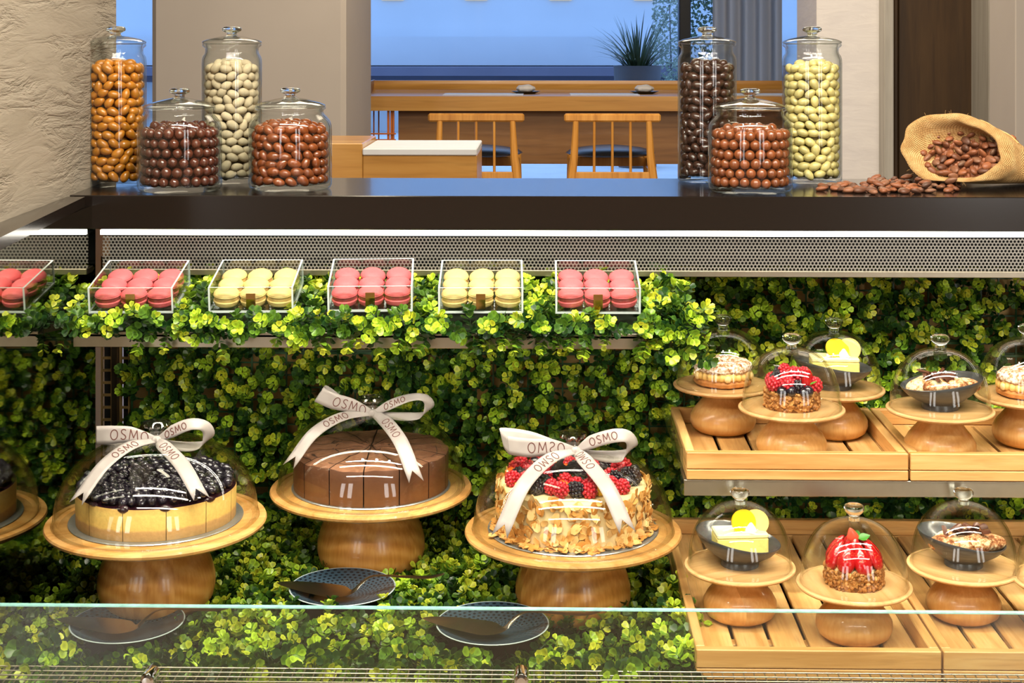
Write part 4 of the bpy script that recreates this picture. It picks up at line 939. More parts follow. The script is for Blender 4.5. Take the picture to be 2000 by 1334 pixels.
for k in range(4000):
    a = rr.uniform(0, 2*PI); q = .094*math.sqrt(rr.random()); c = (q*math.cos(a), q*math.sin(a))
    if all((c[0]-x)**2+(c[1]-y)**2 > .0178**2 for x, y in pts): pts.append(c)
seq = [RBm, KBm, RBm, cubO, KBm, RBm, cubM, bbm]
for i, (x, y) in enumerate(pts):
    me = seq[rr.randrange(len(seq))]; cube = me in (cubO, cubM)
    z = HA+(.0055 if cube else .0095)+rr.uniform(0, .004)
    link(me.name.split('.')[0], me, K, (x, y, z), (rr.gauss(0, .5) if cube else rr.uniform(0, 6), rr.gauss(0, .5), rr.uniform(0, 6)), (1.12,)*3)

# ------------------------------------------------------------------ small desserts
# ring pastries
M['pastry'] = plain('baked_choux', rgb(190,124,62), .65, 0, .25, 120, .5)
t = NT('sugared_choux'); n1 = t.noise(t.coord((1,1,1)), 170, 4, .75); n2 = t.noise(t.coord((1,1,1)), 40, 2)
t.pbr(t.ramp(t.math('ADD', n1, t.math('MULTIPLY', n2, .25)), [(.50, rgb(142,86,46)), (.60, rgb(200,160,120)), (.70, rgb(240,232,222))]), .8, 0, t.bump(n1, .8, .002), .2); M['sugared'] = t.m
M['praline'] = plain('praline_cream', rgb(232,186,108), .5, 0, .07, 80, .1); M['hazelnut'] = plain('hazelnut_half', rgb(240,208,150), .5, 0, .08, 120)
def ring_pastry(P, lab):
    D = thing('ring_pastry', lab, 'pastry', P, 0, 'sugar dusted ring pastries')
    wob = lambda r, z, a: (r*(1+.02*math.sin(7*a)+.012*math.sin(17*a)), z*(1+.06*math.sin(5*a+1)))
    obj('pastry_base', MB().lathe([(0, 0), (.038, 0), (.0445, .003), (.0455, .008), (.043, .012), (0, .012)], 48, (0,0,0), 0, wob), M['pastry'], D)
    obj('piped_cream', MB().lathe([(.0, .0105), (.041, .0105), (.0455, .014), (.0455, .019), (.042, .0235), (0, .0235)], 168, (0,0,0), 0, lambda r, z, a: (r*(1+.03*math.sin(28*a)), z)), M['praline'], D, ang=60)
    obj('pastry_lid', MB().lathe([(0, .0225), (.0425, .0225), (.0455, .0265), (.0445, .0325), (.038, .0375), (.028, .0395), (.019, .0385), (.011, .0345), (.006, .0325), (0, .032)], 48, (0,0,0), 0, lambda r, z, a: (r*(1+.02*math.sin(6*a+1)), z+.001*math.sin(9*a+r*300))), M['sugared'], D)
    for a in (-1.52, -2.75, -.35, .9, 2.1): obj('hazelnut', MB().ell((.0455*math.cos(a), .0455*math.sin(a), .0165), (.0058, .0034, .0056), 12, 8, Euler((0, 0, a+PI/2))), M['hazelnut'], D)
ring_pastry(P_par1, 'sugar dusted ring pastry with piped cream beside the boxwood clump'); ring_pastry(P_par2, 'sugar dusted ring pastry with piped cream at the frame edge')
# granola tarts
t = NT('granola'); vo = t.n('ShaderNodeTexVoronoi'); t.l(t.coord((1,1,1)), vo.inputs['Vector']); vo.inputs['Scale'].default_value = 150
t.pbr(t.ramp(t.math('FRACT', t.math('MULTIPLY', vo.outputs['Color'], 1.0)), [(.2, rgb(96,58,26)), (.5, rgb(160,106,52)), (.8, rgb(200,150,84))]), .6, 0, t.bump(vo.outputs[0], .8, .003), .3); M['granola'] = t.m
t = NT('granola_crumb'); nzz = t.noise(t.coord((1,1,1), False), 130, 2, .7); t.pbr(t.ramp(nzz, [(.3, rgb(104,62,28)), (.5, rgb(168,112,56)), (.7, rgb(206,156,92))]), .55, 0, None, .35); M['crumb'] = t.m
def granola_base(D, r, h, seed):
    obj('granola_shell', MB().lathe([(0, 0), (r*.97, 0), (r, h*.3), (r, h*.9), (r*.95, h), (r*.82, h-.002), (0, h-.004)], 40), M['granola'], D)
    mb = MB(); q = random.Random(seed)
    for k in range(420):
        a = q.uniform(0, 2*PI); z = q.uniform(.001, h+.001); w_ = q.uniform(.0016, .0036); rr_ = r+q.uniform(-.001, .0008)
        mb.ell((rr_*math.cos(a), rr_*math.sin(a), z), (w_*1.3, w_*.7, w_), 6, 4, Euler((q.uniform(0, 6), q.uniform(0, 6), q.uniform(0, 6))))
    tag(obj('granola_crumbs', mb, M['crumb'], D, ang=0), kind='stuff')
D = thing('berry_tart', 'granola tart heaped with raspberries, blueberries and blackberries', 'tart', P_tart)
granola_base(D, .0390, .026, 1); obj('cream_filling', MB().lathe([(0, .024), (.032, .024), (.031, .028), (0, .029)], 28), M['cream'], D)
sbm = MB().ell((0,0,0), (.0085, .0075, .0155), 14, 10, None, 0, lambda p_: (p_[0]*(1-.38*p_[2]), p_[1]*(1-.38*p_[2])*(.5 if p_[1] > 0 else 1), p_[2])).mesh('strawberry_piece', M['straw'], 60)
for me, x, y, z, s_ in ((RBm, -.029, -.018, .038, 1.05), (RBm, -.012, -.026, .040, 1.15), (bbm, -.020, -.034, .0305, 1.0), (bbm, -.006, -.035, .0305, 1.1), (bbm, .019, -.032, .0305, 1.1), (KBm, .004, -.026, .034, .95), (RBm, .004, -.004, .048, 1.2), (RBm, -.008, .013, .050, 1.1), (RBm, .018, .008, .048, 1.0), (KBm, -.022, .003, .041, 1.0), (KBm, -.016, .016, .046, .9), (RBm, .032, -.014, .036, 1.1), (KBm, .016, -.016, .036, .9), (RBm, .0, .026, .038, 1), (KBm, .022, .022, .036, 1), (RBm, -.026, .022, .036, 1), (bbm, .012, -.036, .0295, .95)):
    link(me.name.split('.')[0], me, D, (x, y, z), (rr.uniform(-.6, .6), rr.uniform(-.6, .6), rr.uniform(0, 6)), (s_,)*3)
for x, y, z, e in ((.018, -.022, .042, (.25, -.25, .3)), (.022, -.012, .048, (.3, -.5, .8)), (-.012, -.014, .046, (.4, .3, 0))): link('strawberry_piece', sbm, D, (x, y, z), e)
def leaf_mb(L, W):
    vs = []; n = 5
    for i in range(n+1):
        u = i/n; w_ = W*math.sin(PI*u**.8)+.0002; vs += [(u*L, -w_, .18*w_), (u*L, 0, -.1*w_), (u*L, w_, .18*w_)]
    return MB().add(vs, [(3*i+k, 3*i+3+k, 3*i+4+k, 3*i+1+k) for i in range(n) for k in (0, 1)])
obj('mint_leaf', leaf_mb(.012, .0035), M['mint'], D, (.021, -.036, .041), (0, -.4, .2))
D = thing('strawberry_tart', 'granola tart crowned with standing glazed strawberry halves', 'tart', P_str)
granola_base(D, .0385, .024, 2); obj('cream_filling', MB().lathe([(0, .022), (.034, .022), (.033, .027), (0, .030)], 28), M['cream'], D)
slm = MB().ell((0,0,0), (.0125, .0105, .0215), 16, 12, None, 0, lambda p_: (p_[0]*(1-.45*p_[2]-.1*p_[2]**2), p_[1]*(.3 if p_[1] > 0 else 1)*(1-.2*p_[2]), p_[2])).mesh('strawberry_half', M['straw'], 60)
for k in range(8):
    a = -PI/2+2*PI*k/8+.2; link('strawberry_half', slm, D, (.0255*math.cos(a), .0255*math.sin(a), .0405+.002*(k % 2)), Euler((R(-30), 0, a+PI/2+.15)), (1, 1, 1.05))
for k in range(3):
    a = 2*PI*k/3+.5; link('strawberry_half', slm, D, (.009*math.cos(a), .009*math.sin(a), .051), Euler((R(-16), 0, a+PI/2)), (.8, .8, .75))
obj('strawberry_wedge', MB().ell((-.004, -.008, .068), (.0075, .003, .011), 12, 8, Euler((0, R(-18), 0)), 0, lambda p_: (p_[0]*(1-.5*p_[2]), p_[1], p_[2])), M['straw_in'], D)
obj('mint_leaf', leaf_mb(.017, .006), M['mint'], D, (.004, -.010, .064), (.6, -.25, .1)); obj('mint_leaf', leaf_mb(.013, .005), M['mint'], D, (.002, -.006, .065), (.3, -.5, 1.2))
# bowls
t = NT('slate_ceramic'); nz = t.noise(t.coord((4,4,30)), 12, 4, .6); t.pbr(t.ramp(nz, [(.3, rgb(52,54,58)), (.7, rgb(78,80,82))]), .28, 0, t.bump(nz, .08, .001), .5, .2); M['slate'] = t.m
def bowl(P, lab, th0):
    D = thing('dessert_bowl', lab, 'bowl', P, 0, 'slate bowls under the domes')
    def md(r, z, a):
        k = min(1, z/.03) if z > .01 else 0
        return r*(1+k*(.10*math.cos(2*(a-th0))+.05*math.cos(a-th0))), z*(1+k*.20*math.cos(a-th0))
    pr = [(0, .002), (.022, .002), (.024, 0), (.0265, 0), (.0265, .0035), (.025, .008), (.035, .014), (.046, .023), (.0535, .034), (.0555, .039), (.0550, .0400), (.0538, .0392), (.051, .034), (.0435, .0245), (.033, .0165), (.02, .0125), (0, .0118)]
    obj('bowl_body', MB().lathe(pr, 56, (0,0,0), 0, md), M['slate'], D, ang=50); return P
M['custard'] = plain('custard_sauce', rgb(240,226,170), .3, 0, .05, 40, 0, .3); M['sponge'] = plain('lemon_sponge', rgb(240,222,126), .7, 0, .08, 160, .3)
M['sponge_top'] = plain('lemon_icing', rgb(244,232,176), .6, 0, .05, 120, .25); M['lemon'] = plain('lemon_slice', rgb(250,214,28), .3, 0, .05, 60, 0, .3); M['lemon_lt'] = plain('candied_peel', rgb(248,222,130), .4, 0, .06, 160, .2)
M['meringue'] = plain('meringue', rgb(244,238,226), .5, 0, .03, 60)
def lemon(P, th0, rz, lab, hi):
    bowl(P, 'slate ceramic bowl holding the lemon cake '+lab, th0)
    D = thing('lemon_cake', 'pale yellow lemon cake block with a bright lemon slice, '+lab, 'cake', P+Vector((0, 0, .0)), rz, 'lemon cakes in bowls')
    z0 = .021
    obj('cake_block', MB().cbox((0, 0, z0+.011), (.073, .042, .022), .0015), M['sponge'], D); obj('icing_layer', MB().cbox((0, 0, z0+.0252), (.0735, .0425, .0068), .0018), M['sponge_top'], D)
    obj('sauce_pool', MB().lathe([(0, .0205), (.036, .0215), (.0365, .020), (0, .019)], 28), M['custard'], D)
    half = [(0, 0)]+[(.0165*math.cos(a), .0165*math.sin(a)) for a in np.linspace(0, PI, 15)]
    up = Matrix.Rotation(PI/2, 4, 'X')
    full = [(.0185*math.cos(a), .0175*math.sin(a)) for a in np.linspace(0, 2*PI, 24, endpoint=False)]
    obj('lemon_slice', MB().prism(full, -.0018, .0018, 0, Matrix.Translation((.004, -.006, z0+.041)) @ Matrix.Rotation(.25, 4, 'Z') @ Matrix.Rotation(PI/2-.3-hi, 4, 'X')), M['lemon'], D)
    obj('candied_slice', MB().prism(full, -.0018, .0018, 0, Matrix.Translation((.023, -.001, z0+.039)) @ Matrix.Rotation(-.4, 4, 'Z') @ Matrix.Rotation(PI/2-.2, 4, 'X')), M['lemon_lt'], D)
    obj('meringue_kiss', MB().lathe([(0, 0), (.008, 0), (.0085, .003), (.006, .008), (.002, .0135), (0, .0145)], 16, (.013, -.013, z0+.0282)), M['meringue'], D)
lemon(P_lem1, PI*.85, .10, 'on the lower tray', 0); lemon(P_lem2, PI*.9, -.05, 'on the upper tray', .45)
t = NT('cocoa_cream'); n1 = t.noise(t.coord((1,1,1)), 260, 3, .75); n2 = t.noise(t.coord((1,1,1)), 55, 3)
t.pbr(t.ramp(t.math('ADD', t.math('MULTIPLY', n1, .6), t.math('MULTIPLY', n2, .5)), [(.48, rgb(240,218,174)), (.56, rgb(196,140,94)), (.66, rgb(116,62,32))]), .75, 0, t.bump(n1, .3, .001), .2); M['cocoa'] = t.m
M['curl'] = plain('chocolate_curl', rgb(88,50,34), .35, 0, .3, 60)
def tiramisu(P, th0, lab, seed):
    bowl(P, 'slate ceramic bowl holding the chocolate curl cream '+lab, th0); q = random.Random(seed)
    D = thing('cream_dessert', 'cocoa dusted cream dessert with chocolate curls, '+lab, 'dessert', P-Vector((0, 0, .006)), 0, 'cocoa cream desserts in bowls'); D.scale = (1.27, 1.27, 1.2)
    obj('cream_bed', MB().lathe([(0, .0235), (.030, .0240), (.031, .022), (0, .021)], 28), M['cocoa'], D)
    for x, y, a in ((-.026, -.006, .3), (-.008, -.014, .15), (.014, -.012, -.1), (.030, -.004, -.3), (-.014, .012, .2), (.012, .013, -.2), (.0, .0, 0)):
        obj('cream_dollop', MB().ell((x*.92, y*.92, .032+.003*q.random()), (.0185, .0125, .0095), 16, 10, Euler((q.uniform(-.2, .2), q.uniform(-.2, .2), a))), M['cocoa'], D)
    for k in range(17):
        a = q.uniform(0, 6.3); L = q.uniform(.009, .019); n = 7; vs = []; rr_ = q.uniform(.003, .006)
        for i in range(n):
            b_ = (i/(n-1)-.5)*q.uniform(1.6, 2.6); vs += [(-L/2, rr_*math.sin(b_), rr_*math.cos(b_)), (L/2, rr_*math.sin(b_)*.9, rr_*math.cos(b_))]
        vs += [(x, y*.86, z*.86) for x, y, z in vs]; m = 2*n
        fs = [(2*i, 2*i+1, 2*i+3, 2*i+2) for i in range(n-1)]+[(m+2*i, m+2*i+2, m+2*i+3, m+2*i+1) for i in range(n-1)]+[(2*i, 2*i+2, m+2*i+2, m+2*i) for i in range(n-1)]+[(2*i+1, m+2*i+1, m+2*i+3, 2*i+3) for i in range(n-1)]+[(0, m, m+1, 1), (m-2, m-1, 2*m-1, 2*m-2)]
        obj('chocolate_curl', MB().add(vs, fs), M['curl'], D, (q.gauss(.0, .010), q.gauss(-.004, .006), .040+q.uniform(0, .007)), (q.gauss(0, .5), q.gauss(0, .4), a), 40)
tiramisu(P_tir1, PI*.9, 'on the lower tray', 4); tiramisu(P_tir2, .1, 'on the upper tray', 8)

# ------------------------------------------------------------------ ribbons tied to the big domes
t = NT('satin_ribbon'); nz = t.noise(t.coord((1,1,1)), 30, 2); t.pbr(t.ramp(nz, [(.3, rgb(160,152,146)), (.7, rgb(174,167,160))]), .38, 0, None, .4); M['ribbon'] = t.m
M['ink'] = plain('ribbon_print', rgb(96,56,48), .6, 0, .05)
def letter(c):
    if c == 'O': return [[(.36*math.cos(a), .5*math.sin(a)) for a in np.linspace(0, 2*PI, 25)]]
    if c == 'S': return [[tuple(p)[:2] for p in crom([(.22, .40, 0), (.10, .49, 0), (-.10, .48, 0), (-.23, .32, 0), (-.14, .10, 0), (.10, -.06, 0), (.24, -.26, 0), (.12, -.47, 0), (-.10, -.49, 0), (-.25, -.38, 0)], 22)]]
    if c == 'M': return [[(-.44, -.5), (-.32, .5), (0, -.30), (.32, .5), (.44, -.5)]]
ADV = {'O': 1.0, 'S': .80, 'M': 1.14}
def strip(K, name, ctr, wid, W, words, vcut=False, nseg=28):
    """ribbon strip through centre points with width vectors; words = [(u_start, flip)]"""
    Cc = crom(ctr, nseg); Wd = [v.normalized() for v in crom(wid, nseg)]; nw = 4; vs = []; fs = []
    L = [0]
    for i in range(nseg): L.append(L[-1]+(Cc[i+1]-Cc[i]).length)
    wk = [x*.8 for x in W]
    def wat(u): x = u*(len(wk)-1); i = min(int(x), len(wk)-2); return wk[i]+(wk[i+1]-wk[i])*(x-i)
    for i in range(nseg+1):
        for k in range(nw+1):
            s_ = k/nw-.5; e = 0
            p_ = Cc[i]+Wd[i]*(s_*wat(i/nseg))
            if vcut and i == nseg: p_ = p_+(Cc[i]-Cc[i-1]).normalized()*(abs(s_)*2*.019)
            vs.append(p_)
    for i in range(nseg):
        for k in range(nw): q = i*(nw+1)+k; fs.append((q, q+1, q+nw+2, q+nw+1))
    o = obj(name, MB().add(vs, fs), M['ribbon'], K, ang=70)
    so = o.modifiers.new('t', 'SOLIDIFY'); so.thickness = .0005; so.offset = 0
    def ev(d_, v):
        d_ = max(0, min(L[-1]-1e-6, d_)); i = max(j for j in range(nseg) if L[j] <= d_); f = (d_-L[i])/(L[i+1]-L[i])
        c = Cc[i].lerp(Cc[i+1], f); w_ = Wd[i].lerp(Wd[i+1], f).normalized(); tn = (Cc[i+1]-Cc[i]).normalized()
        return c+w_*v, tn.cross(w_).normalized(), tn, w_
    for u0, flip, sidev in words:
        d0 = u0*L[-1]; hgt = max(wk)*.52; pr = MB(); x = 0
        for ch in 'OSMO':
            for st in letter(ch):
                pp_ = [(x+ADV[ch]*.5+a, b) for a, b in st]; V_ = []
                for (a, b) in pp_:
                    sa = 1 if flip == 2 else flip*sidev; sb = 1 if flip == 2 else flip
                    q, nn, tn, w_ = ev(d0+(a if sa > 0 else (4.12-a))*hgt, b*sb*hgt)
                    V_.append((q+nn*(.0006*sidev), nn*sidev))
                sw_ = .0007
                for (p0, n0), (p1, n1) in zip(V_, V_[1:]):
                    dd = (p1-p0); 
                    if dd.length < 1e-7: continue
                    sd_ = n0.cross(dd).normalized()*sw_; e_ = dd.normalized()*sw_*.5
                    pr.add([p0-sd_-e_, p0+sd_-e_, p1+sd_+e_, p1-sd_+e_], [(0,1,2,3)])
            x += ADV[ch]+.06
        obj('printed_lettering', pr, M['ink'], o, ang=0)
    return o
def bow(P, lab, style):
    K = thing('ribbon_bow', lab, 'ribbon', P+Vector((0, 0, .117)), 0, 'printed ribbon bows on the domes')
    f = {0: -1, 1: -1, 2: -1}[style]
    kn = Vector((.004, -.016, .002)); v = Vector
    # collar round the knob neck and the knot
    obj('collar', MB().lathe([(.0125, .0), (.0135, .0), (.0138, .004), (.0128, .008), (.012, .004), (.0125, .0)], 24), M['ribbon'], K)
    obj('knot', MB().ell(kn, (.0085, .006, .0065), 14, 10, None, 0, lambda p_: (p_[0], p_[1]*(1+.2*math.sin(9*p_[0])), p_[2])), M['ribbon'], K)
    rx = Vector((.0, .12, 1)); 
    if style == 0:   # cheesecake
        strip(K, 'loop', [kn, (-.03, -.024, .012), (-.062, -.026, .012), (-.083, -.022, .010)], [(0,.2,1), (0,.15,1), (0,.1,1), (0,.05,1)], [.012, .028, .033, .034], [(.12, 1, -1)])
        strip(K, 'loop', [(-.083, -.022, .010), (-.080, -.012, .006), (-.05, -.006, -.002), kn], [(0,.05,1), (0,.2,1), (0,.3,.9), (0,.2,1)], [.032, .028, .02, .008], [])
        strip(K, 'loop', [kn, (.028, -.020, .016), (.054, -.022, .027), (.074, -.018, .024), (.080, -.012, .010), (.070, -.008, -.006), (.040, -.012, -.008), kn], [(0,.2,1), (-.3,.2,1), (-.3,.5,.8), (.5,.6,.5), (.9,.5,.1), (.3,.8,.4), (0,.5,.8), (0,.3,1)], [.008, .022, .022, .022, .022, .022, .018, .008], [(.08, 1, 1)])
        strip(K, 'tail', [kn, (-.026, -.046, .002), (-.054, -.082, -.016), (-.074, -.112, -.046)], [(.6,-.35,-.4), (.72,-.45,-.32), (.8,-.45,-.26), (.92,-.3,-.1)], [.009, .024, .026, .026], [(.22, -1, 1)], True)
        strip(K, 'tail', [kn, (.022, -.042, .0), (.056, -.078, -.016), (.082, -.104, -.042)], [(.5,-.3,.6), (.72,.5,.3), (.72,.5,.3), (.85,.35,.1)], [.009, .026, .027, .027], [(.18, 1, 1)], True)
    elif style == 1: # chocolate cake
        strip(K, 'loop', [kn, (-.026, -.024, .016), (-.056, -.026, .024), (-.080, -.024, .034)], [(.1,.2,1), (.25,.15,1), (.45,.1,1), (.55,.05,.85)], [.012, .027, .032, .033], [(.12, 1, -1)])
        strip(K, 'loop', [(-.080, -.024, .034), (-.074, -.012, .036), (-.045, -.006, .018), kn], [(.55,.05,.85), (.5,.3,.8), (.2,.3,.9), (0,.2,1)], [.031, .026, .02, .008], [])
        strip(K, 'loop', [kn, (.030, -.018, .016), (.062, -.018, .028), (.086, -.016, .028), (.094, -.012, .014), (.082, -.012, -.001), (.048, -.016, -.002), kn], [(0,.3,1), (-.2,.5,.8), (-.2,.8,.5), (.4,.8,.4), (.9,.5,.1), (.3,.8,.4), (0,.6,.7), (0,.3,1)], [.008, .02, .021, .021, .022, .022, .018, .008], [(.10, 1, 1)])
        strip(K, 'tail', [kn, (-.040, -.042, .004), (-.080, -.072, -.014), (-.106, -.090, -.046)], [(.5,-.4,-.5), (.55,-.55,-.5), (.65,-.55,-.45), (.85,-.45,-.15)], [.009, .022, .025, .026], [(.28, -1, 1)], True)
        strip(K, 'tail', [kn, (.026, -.048, .0), (.056, -.092, -.022), (.076, -.120, -.058)], [(.6,-.2,.6), (.8,.35,.4), (.85,.35,.3), (.95,.2,.1)], [.010, .027, .028, .028], [(.26, 1, 1)], True)
    else:            # almond cake
        strip(K, 'loop', [kn, (-.030, -.026, .010), (-.066, -.030, .010), (-.096, -.024, .012)], [(0,.2,1), (0,.15,1), (-.05,.1,1), (-.1,.05,1)], [.012, .029, .034, .034], [(.16, 2, -1)])
        strip(K, 'loop', [(-.096, -.024, .012), (-.104, -.012, .022), (-.06, -.004, .016), kn], [(-.1,.05,1), (-.25,.3,.9), (0,.3,.9), (0,.2,1)], [.034, .031, .026, .008], [])
        strip(K, 'loop', [kn, (.026, -.020, .016), (.058, -.022, .026), (.080, -.018, .024), (.087, -.012, .008), (.074, -.010, -.006), (.042, -.014, -.006), kn], [(0,.2,1), (-.3,.3,1), (-.2,.4,.9), (.4,.6,.6), (.9,.5,.2), (.3,.6,.7), (0,.4,.9), (0,.3,1)], [.008, .024, .025, .025, .025, .026, .020, .008], [(.12, 1, 1)])
        strip(K, 'tail', [kn, (-.034, -.050, .0), (-.072, -.092, -.026), (-.098, -.118, -.074)], [(.55,-.4,-.5), (.66,-.5,-.42), (.78,-.48,-.32), (.95,-.25,-.1)], [.010, .025, .028, .029], [(.20, 1, 1)], True)
        strip(K, 'tail', [kn, (.016, -.056, .0), (.046, -.106, -.024), (.066, -.132, -.062)], [(.7,-.1,.6), (.88,.3,.3), (.92,.3,.2), (.97,.2,.1)], [.011, .028, .029, .029], [(.10, -1, 1)], True)
bow(P_che, 'pale printed satin bow on the dome over the blueberry cheesecake', 0)
bow(P_cho, 'pale printed satin bow on the dome over the chocolate cake', 1)
bow(P_alm, 'pale printed satin bow on the dome over the almond flake cake', 2)

# ------------------------------------------------------------------ server plates
t = NT('blue_glaze_plate'); tc = t.n('ShaderNodeTexCoord'); sp = t.n('ShaderNodeSeparateXYZ'); t.l(tc.outputs['Object'], sp.inputs[0])
rad_ = t.math('SQRT', t.math('ADD', t.math('MULTIPLY', sp.outputs[0], sp.outputs[0]), t.math('MULTIPLY', sp.outputs[1], sp.outputs[1])))
an = t.math('ARCTAN2', sp.outputs[1], sp.outputs[0]); rw = t.math('MULTIPLY', rad_, 1/.0055)
u = t.math('ADD', t.math('MULTIPLY', an, 44/(2*PI)), t.math('MULTIPLY', t.math('MODULO', t.math('FLOOR', rw), 2), .5))
fu = t.math('ABSOLUTE', t.math('SUBTRACT', t.math('FRACT', u), .5)); fv = t.math('ABSOLUTE', t.math('SUBTRACT', t.math('FRACT', rw), .5))
dot = t.math('LESS_THAN', t.math('ADD', t.math('MULTIPLY', fu, fu), t.math('MULTIPLY', fv, fv)), .075)
rim = t.math('GREATER_THAN', rad_, .0772)
t.pbr(t.mixc(rim, t.mixc(dot, rgb(48,66,78), rgb(18,26,34)), rgb(172,186,186)), .22, 0, t.bump(t.math('SUBTRACT', 1.0, dot), .3, .0008), .5, .2); M['blueplate'] = t.m
platem = MB().lathe([(0, .0), (.040, 0), (.045, .0015), (.068, .010), (.0785, .0150), (.0792, .0160), (.0782, .0168), (.067, .0125), (.044, .004), (0, .003)], 56).mesh('plate', M['blueplate'], 50)
PLZ = .168
def server(P, label, rz, lift):
    pts_ = [(-.098, -.002, .0210, .0012), (-.088, -.003, .0205, .009), (-.060, -.008, .019, .0185), (-.028, -.015, .0175, .0240), (-.004, -.021, .0165, .0245), (.010, -.0235, .0165, .016), (.020, -.022, .0185, .0058), (.030, -.015, .027, .0038), (.042, -.008, .034, .0038), (.060, -.006, .036, .0042), (.095, -.008, .0355, .0056), (.128, -.010, .036, .0068), (.146, -.009, .0395, .0060), (.153, -.008, .0415, .002)]
    cen = [Vector(p_[:3]) for p_ in pts_]; wid = [p_[3] for p_ in pts_]; nn = 60; Cc = crom(cen, nn); Ww = [v.x for v in crom([(w_, 0, 0) for w_ in wid], nn)]
    vs = []; fs = []
    for i, c in enumerate(Cc):
        tn = (Cc[min(i+1, nn)]-Cc[max(i-1, 0)]).normalized(); sd_ = Vector((0, 0, 1)).cross(tn).normalized(); nm = tn.cross(sd_).normalized(); w_ = max(.0004, Ww[i])
        th = .0007 if i < nn*.46 else .0014
        vs += [c-sd_*w_, c+nm*th*.8, c+sd_*w_, c-nm*th*.8]
    for i in range(nn):
        for k in range(4): fs.append((4*i+k, 4*i+(k+1) % 4, 4*i+4+(k+1) % 4, 4*i+4+k))
    fs += [(3,2,1,0), tuple(4*nn+k for k in range(4))]
    sv = thing('cake_server', label, 'cake server', P, rz, 'cake servers on plates'); cut = int(nn*.40)
    bl = [f for f in fs if max(f) < 4*(cut+1)]; hd = [f for f in fs if f not in bl]
    obj('blade', MB().add(vs, bl), M['silver'], sv, ang=35); obj('handle', MB().add(vs, hd), M['silver'], sv, ang=35)
for px, py, rz, w_ in ((669, 1148, -.03, 'behind the front glass, before the chocolate cake'), (249, 1216, .04, 'through the front glass, before the cheesecake'), (962, 1219, -.05, 'through the front glass, before the almond flake cake')):
    p = at_z(px, py, PLZ+.014); P = Vector((p.x, p.y, PLZ))
    tag(link('serving_plate', platem, None, P), 'round blue dimpled plate seen '+w_, 'plate', 'blue plates on the boxwood')
    server(P+Vector((0, 0, -.0005)), 'steel cake server lying on the blue plate '+w_.split(', ')[1]+', slim handle', rz, 0)

# ------------------------------------------------------------------ artificial boxwood
def leaf_arr(L, W, cup):
    v = np.array([(0,0,0), (.30,-.36,.10), (.66,-.5,.16), (.93,-.28,.10), (.90,0,.05), (.93,.28,.10), (.66,.5,.16), (.30,.36,.10), (.55,0,-.06)], float)
    v[:, 2] *= cup; return v*np.array([L, W, L])
LF = [(8, i, (i+1) % 8) for i in range(8)]
def sprig(seed, n_whorl, hgt, big_):
    q = random.Random(seed); vig = (1.0, .35, .8, .15, 1.1, .6, .9, .3, 1.0)[seed % 9]; V = []; Fc = []; Cl = []
    def add(v, f, c): b_ = len(V); V.extend(v); Fc.extend([tuple(b_+i for i in g) for g in f]); Cl.extend(c)
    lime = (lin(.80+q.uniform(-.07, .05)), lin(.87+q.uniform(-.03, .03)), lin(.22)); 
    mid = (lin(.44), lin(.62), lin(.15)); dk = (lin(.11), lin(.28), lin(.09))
    for wv in range(n_whorl):
        f = wv/(n_whorl-1); h = hgt*(.18+.82*f); nl = 4 if f > .6 else 3
        for k in range(nl):
            a = 2*PI*k/nl+wv*1.1+q.uniform(-.3, .3); el = .08+.6*f+q.uniform(-.3, .3)
            L = big_*q.uniform(.85, 1.1)*(1.0 if f < .95 else .85); la = leaf_arr(L, L*.90, q.uniform(.2, 1.3))
            roll = q.uniform(-.35, .35)
            m = Matrix.Rotation(a, 3, 'Z') @ Matrix.Rotation(-el, 3, 'Y') @ Matrix.Rotation(roll, 3, 'X')
            vv = [tuple(m @ Vector(x)+Vector((0, 0, h))+(m @ Vector((.002, 0, 0)))) for x in la]
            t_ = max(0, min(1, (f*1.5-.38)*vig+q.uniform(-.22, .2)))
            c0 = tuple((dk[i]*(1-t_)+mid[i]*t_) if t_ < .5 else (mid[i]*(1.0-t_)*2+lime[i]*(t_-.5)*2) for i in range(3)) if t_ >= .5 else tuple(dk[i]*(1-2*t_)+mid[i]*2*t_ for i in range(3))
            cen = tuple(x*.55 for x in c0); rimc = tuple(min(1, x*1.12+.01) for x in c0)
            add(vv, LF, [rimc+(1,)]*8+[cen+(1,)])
    b_ = .0007; st = [(b_, 0, -.012), (-b_, b_, -.012), (-b_, -b_, -.012), (0, 0, hgt*.98)]
    add(st, [(0,1,3), (1,2,3), (2,0,3)], [(.02, .06, .015, 1)]*4)
    return np.array(V), Fc, np.array(Cl)
def sprig_mesh(tp, nm):
    V, Fc, Cl = tp; me = bpy.data.meshes.new(nm); me.from_pydata([tuple(v) for v in V], [], Fc); me.materials.append(M['leaf'])
    at_ = me.color_attributes.new('leaf', 'FLOAT_COLOR', 'POINT'); at_.data.foreach_set('color', Cl.ravel()); me.polygons.foreach_set('use_smooth', [True]*len(Fc)); me.update(); return me
TP = [sprig(100+k, 4 if k % 2 else 5, .030+.004*(k % 3), .0128) for k in range(9)]; TPm = [sprig_mesh(t_, 'sprig') for t_ in TP]
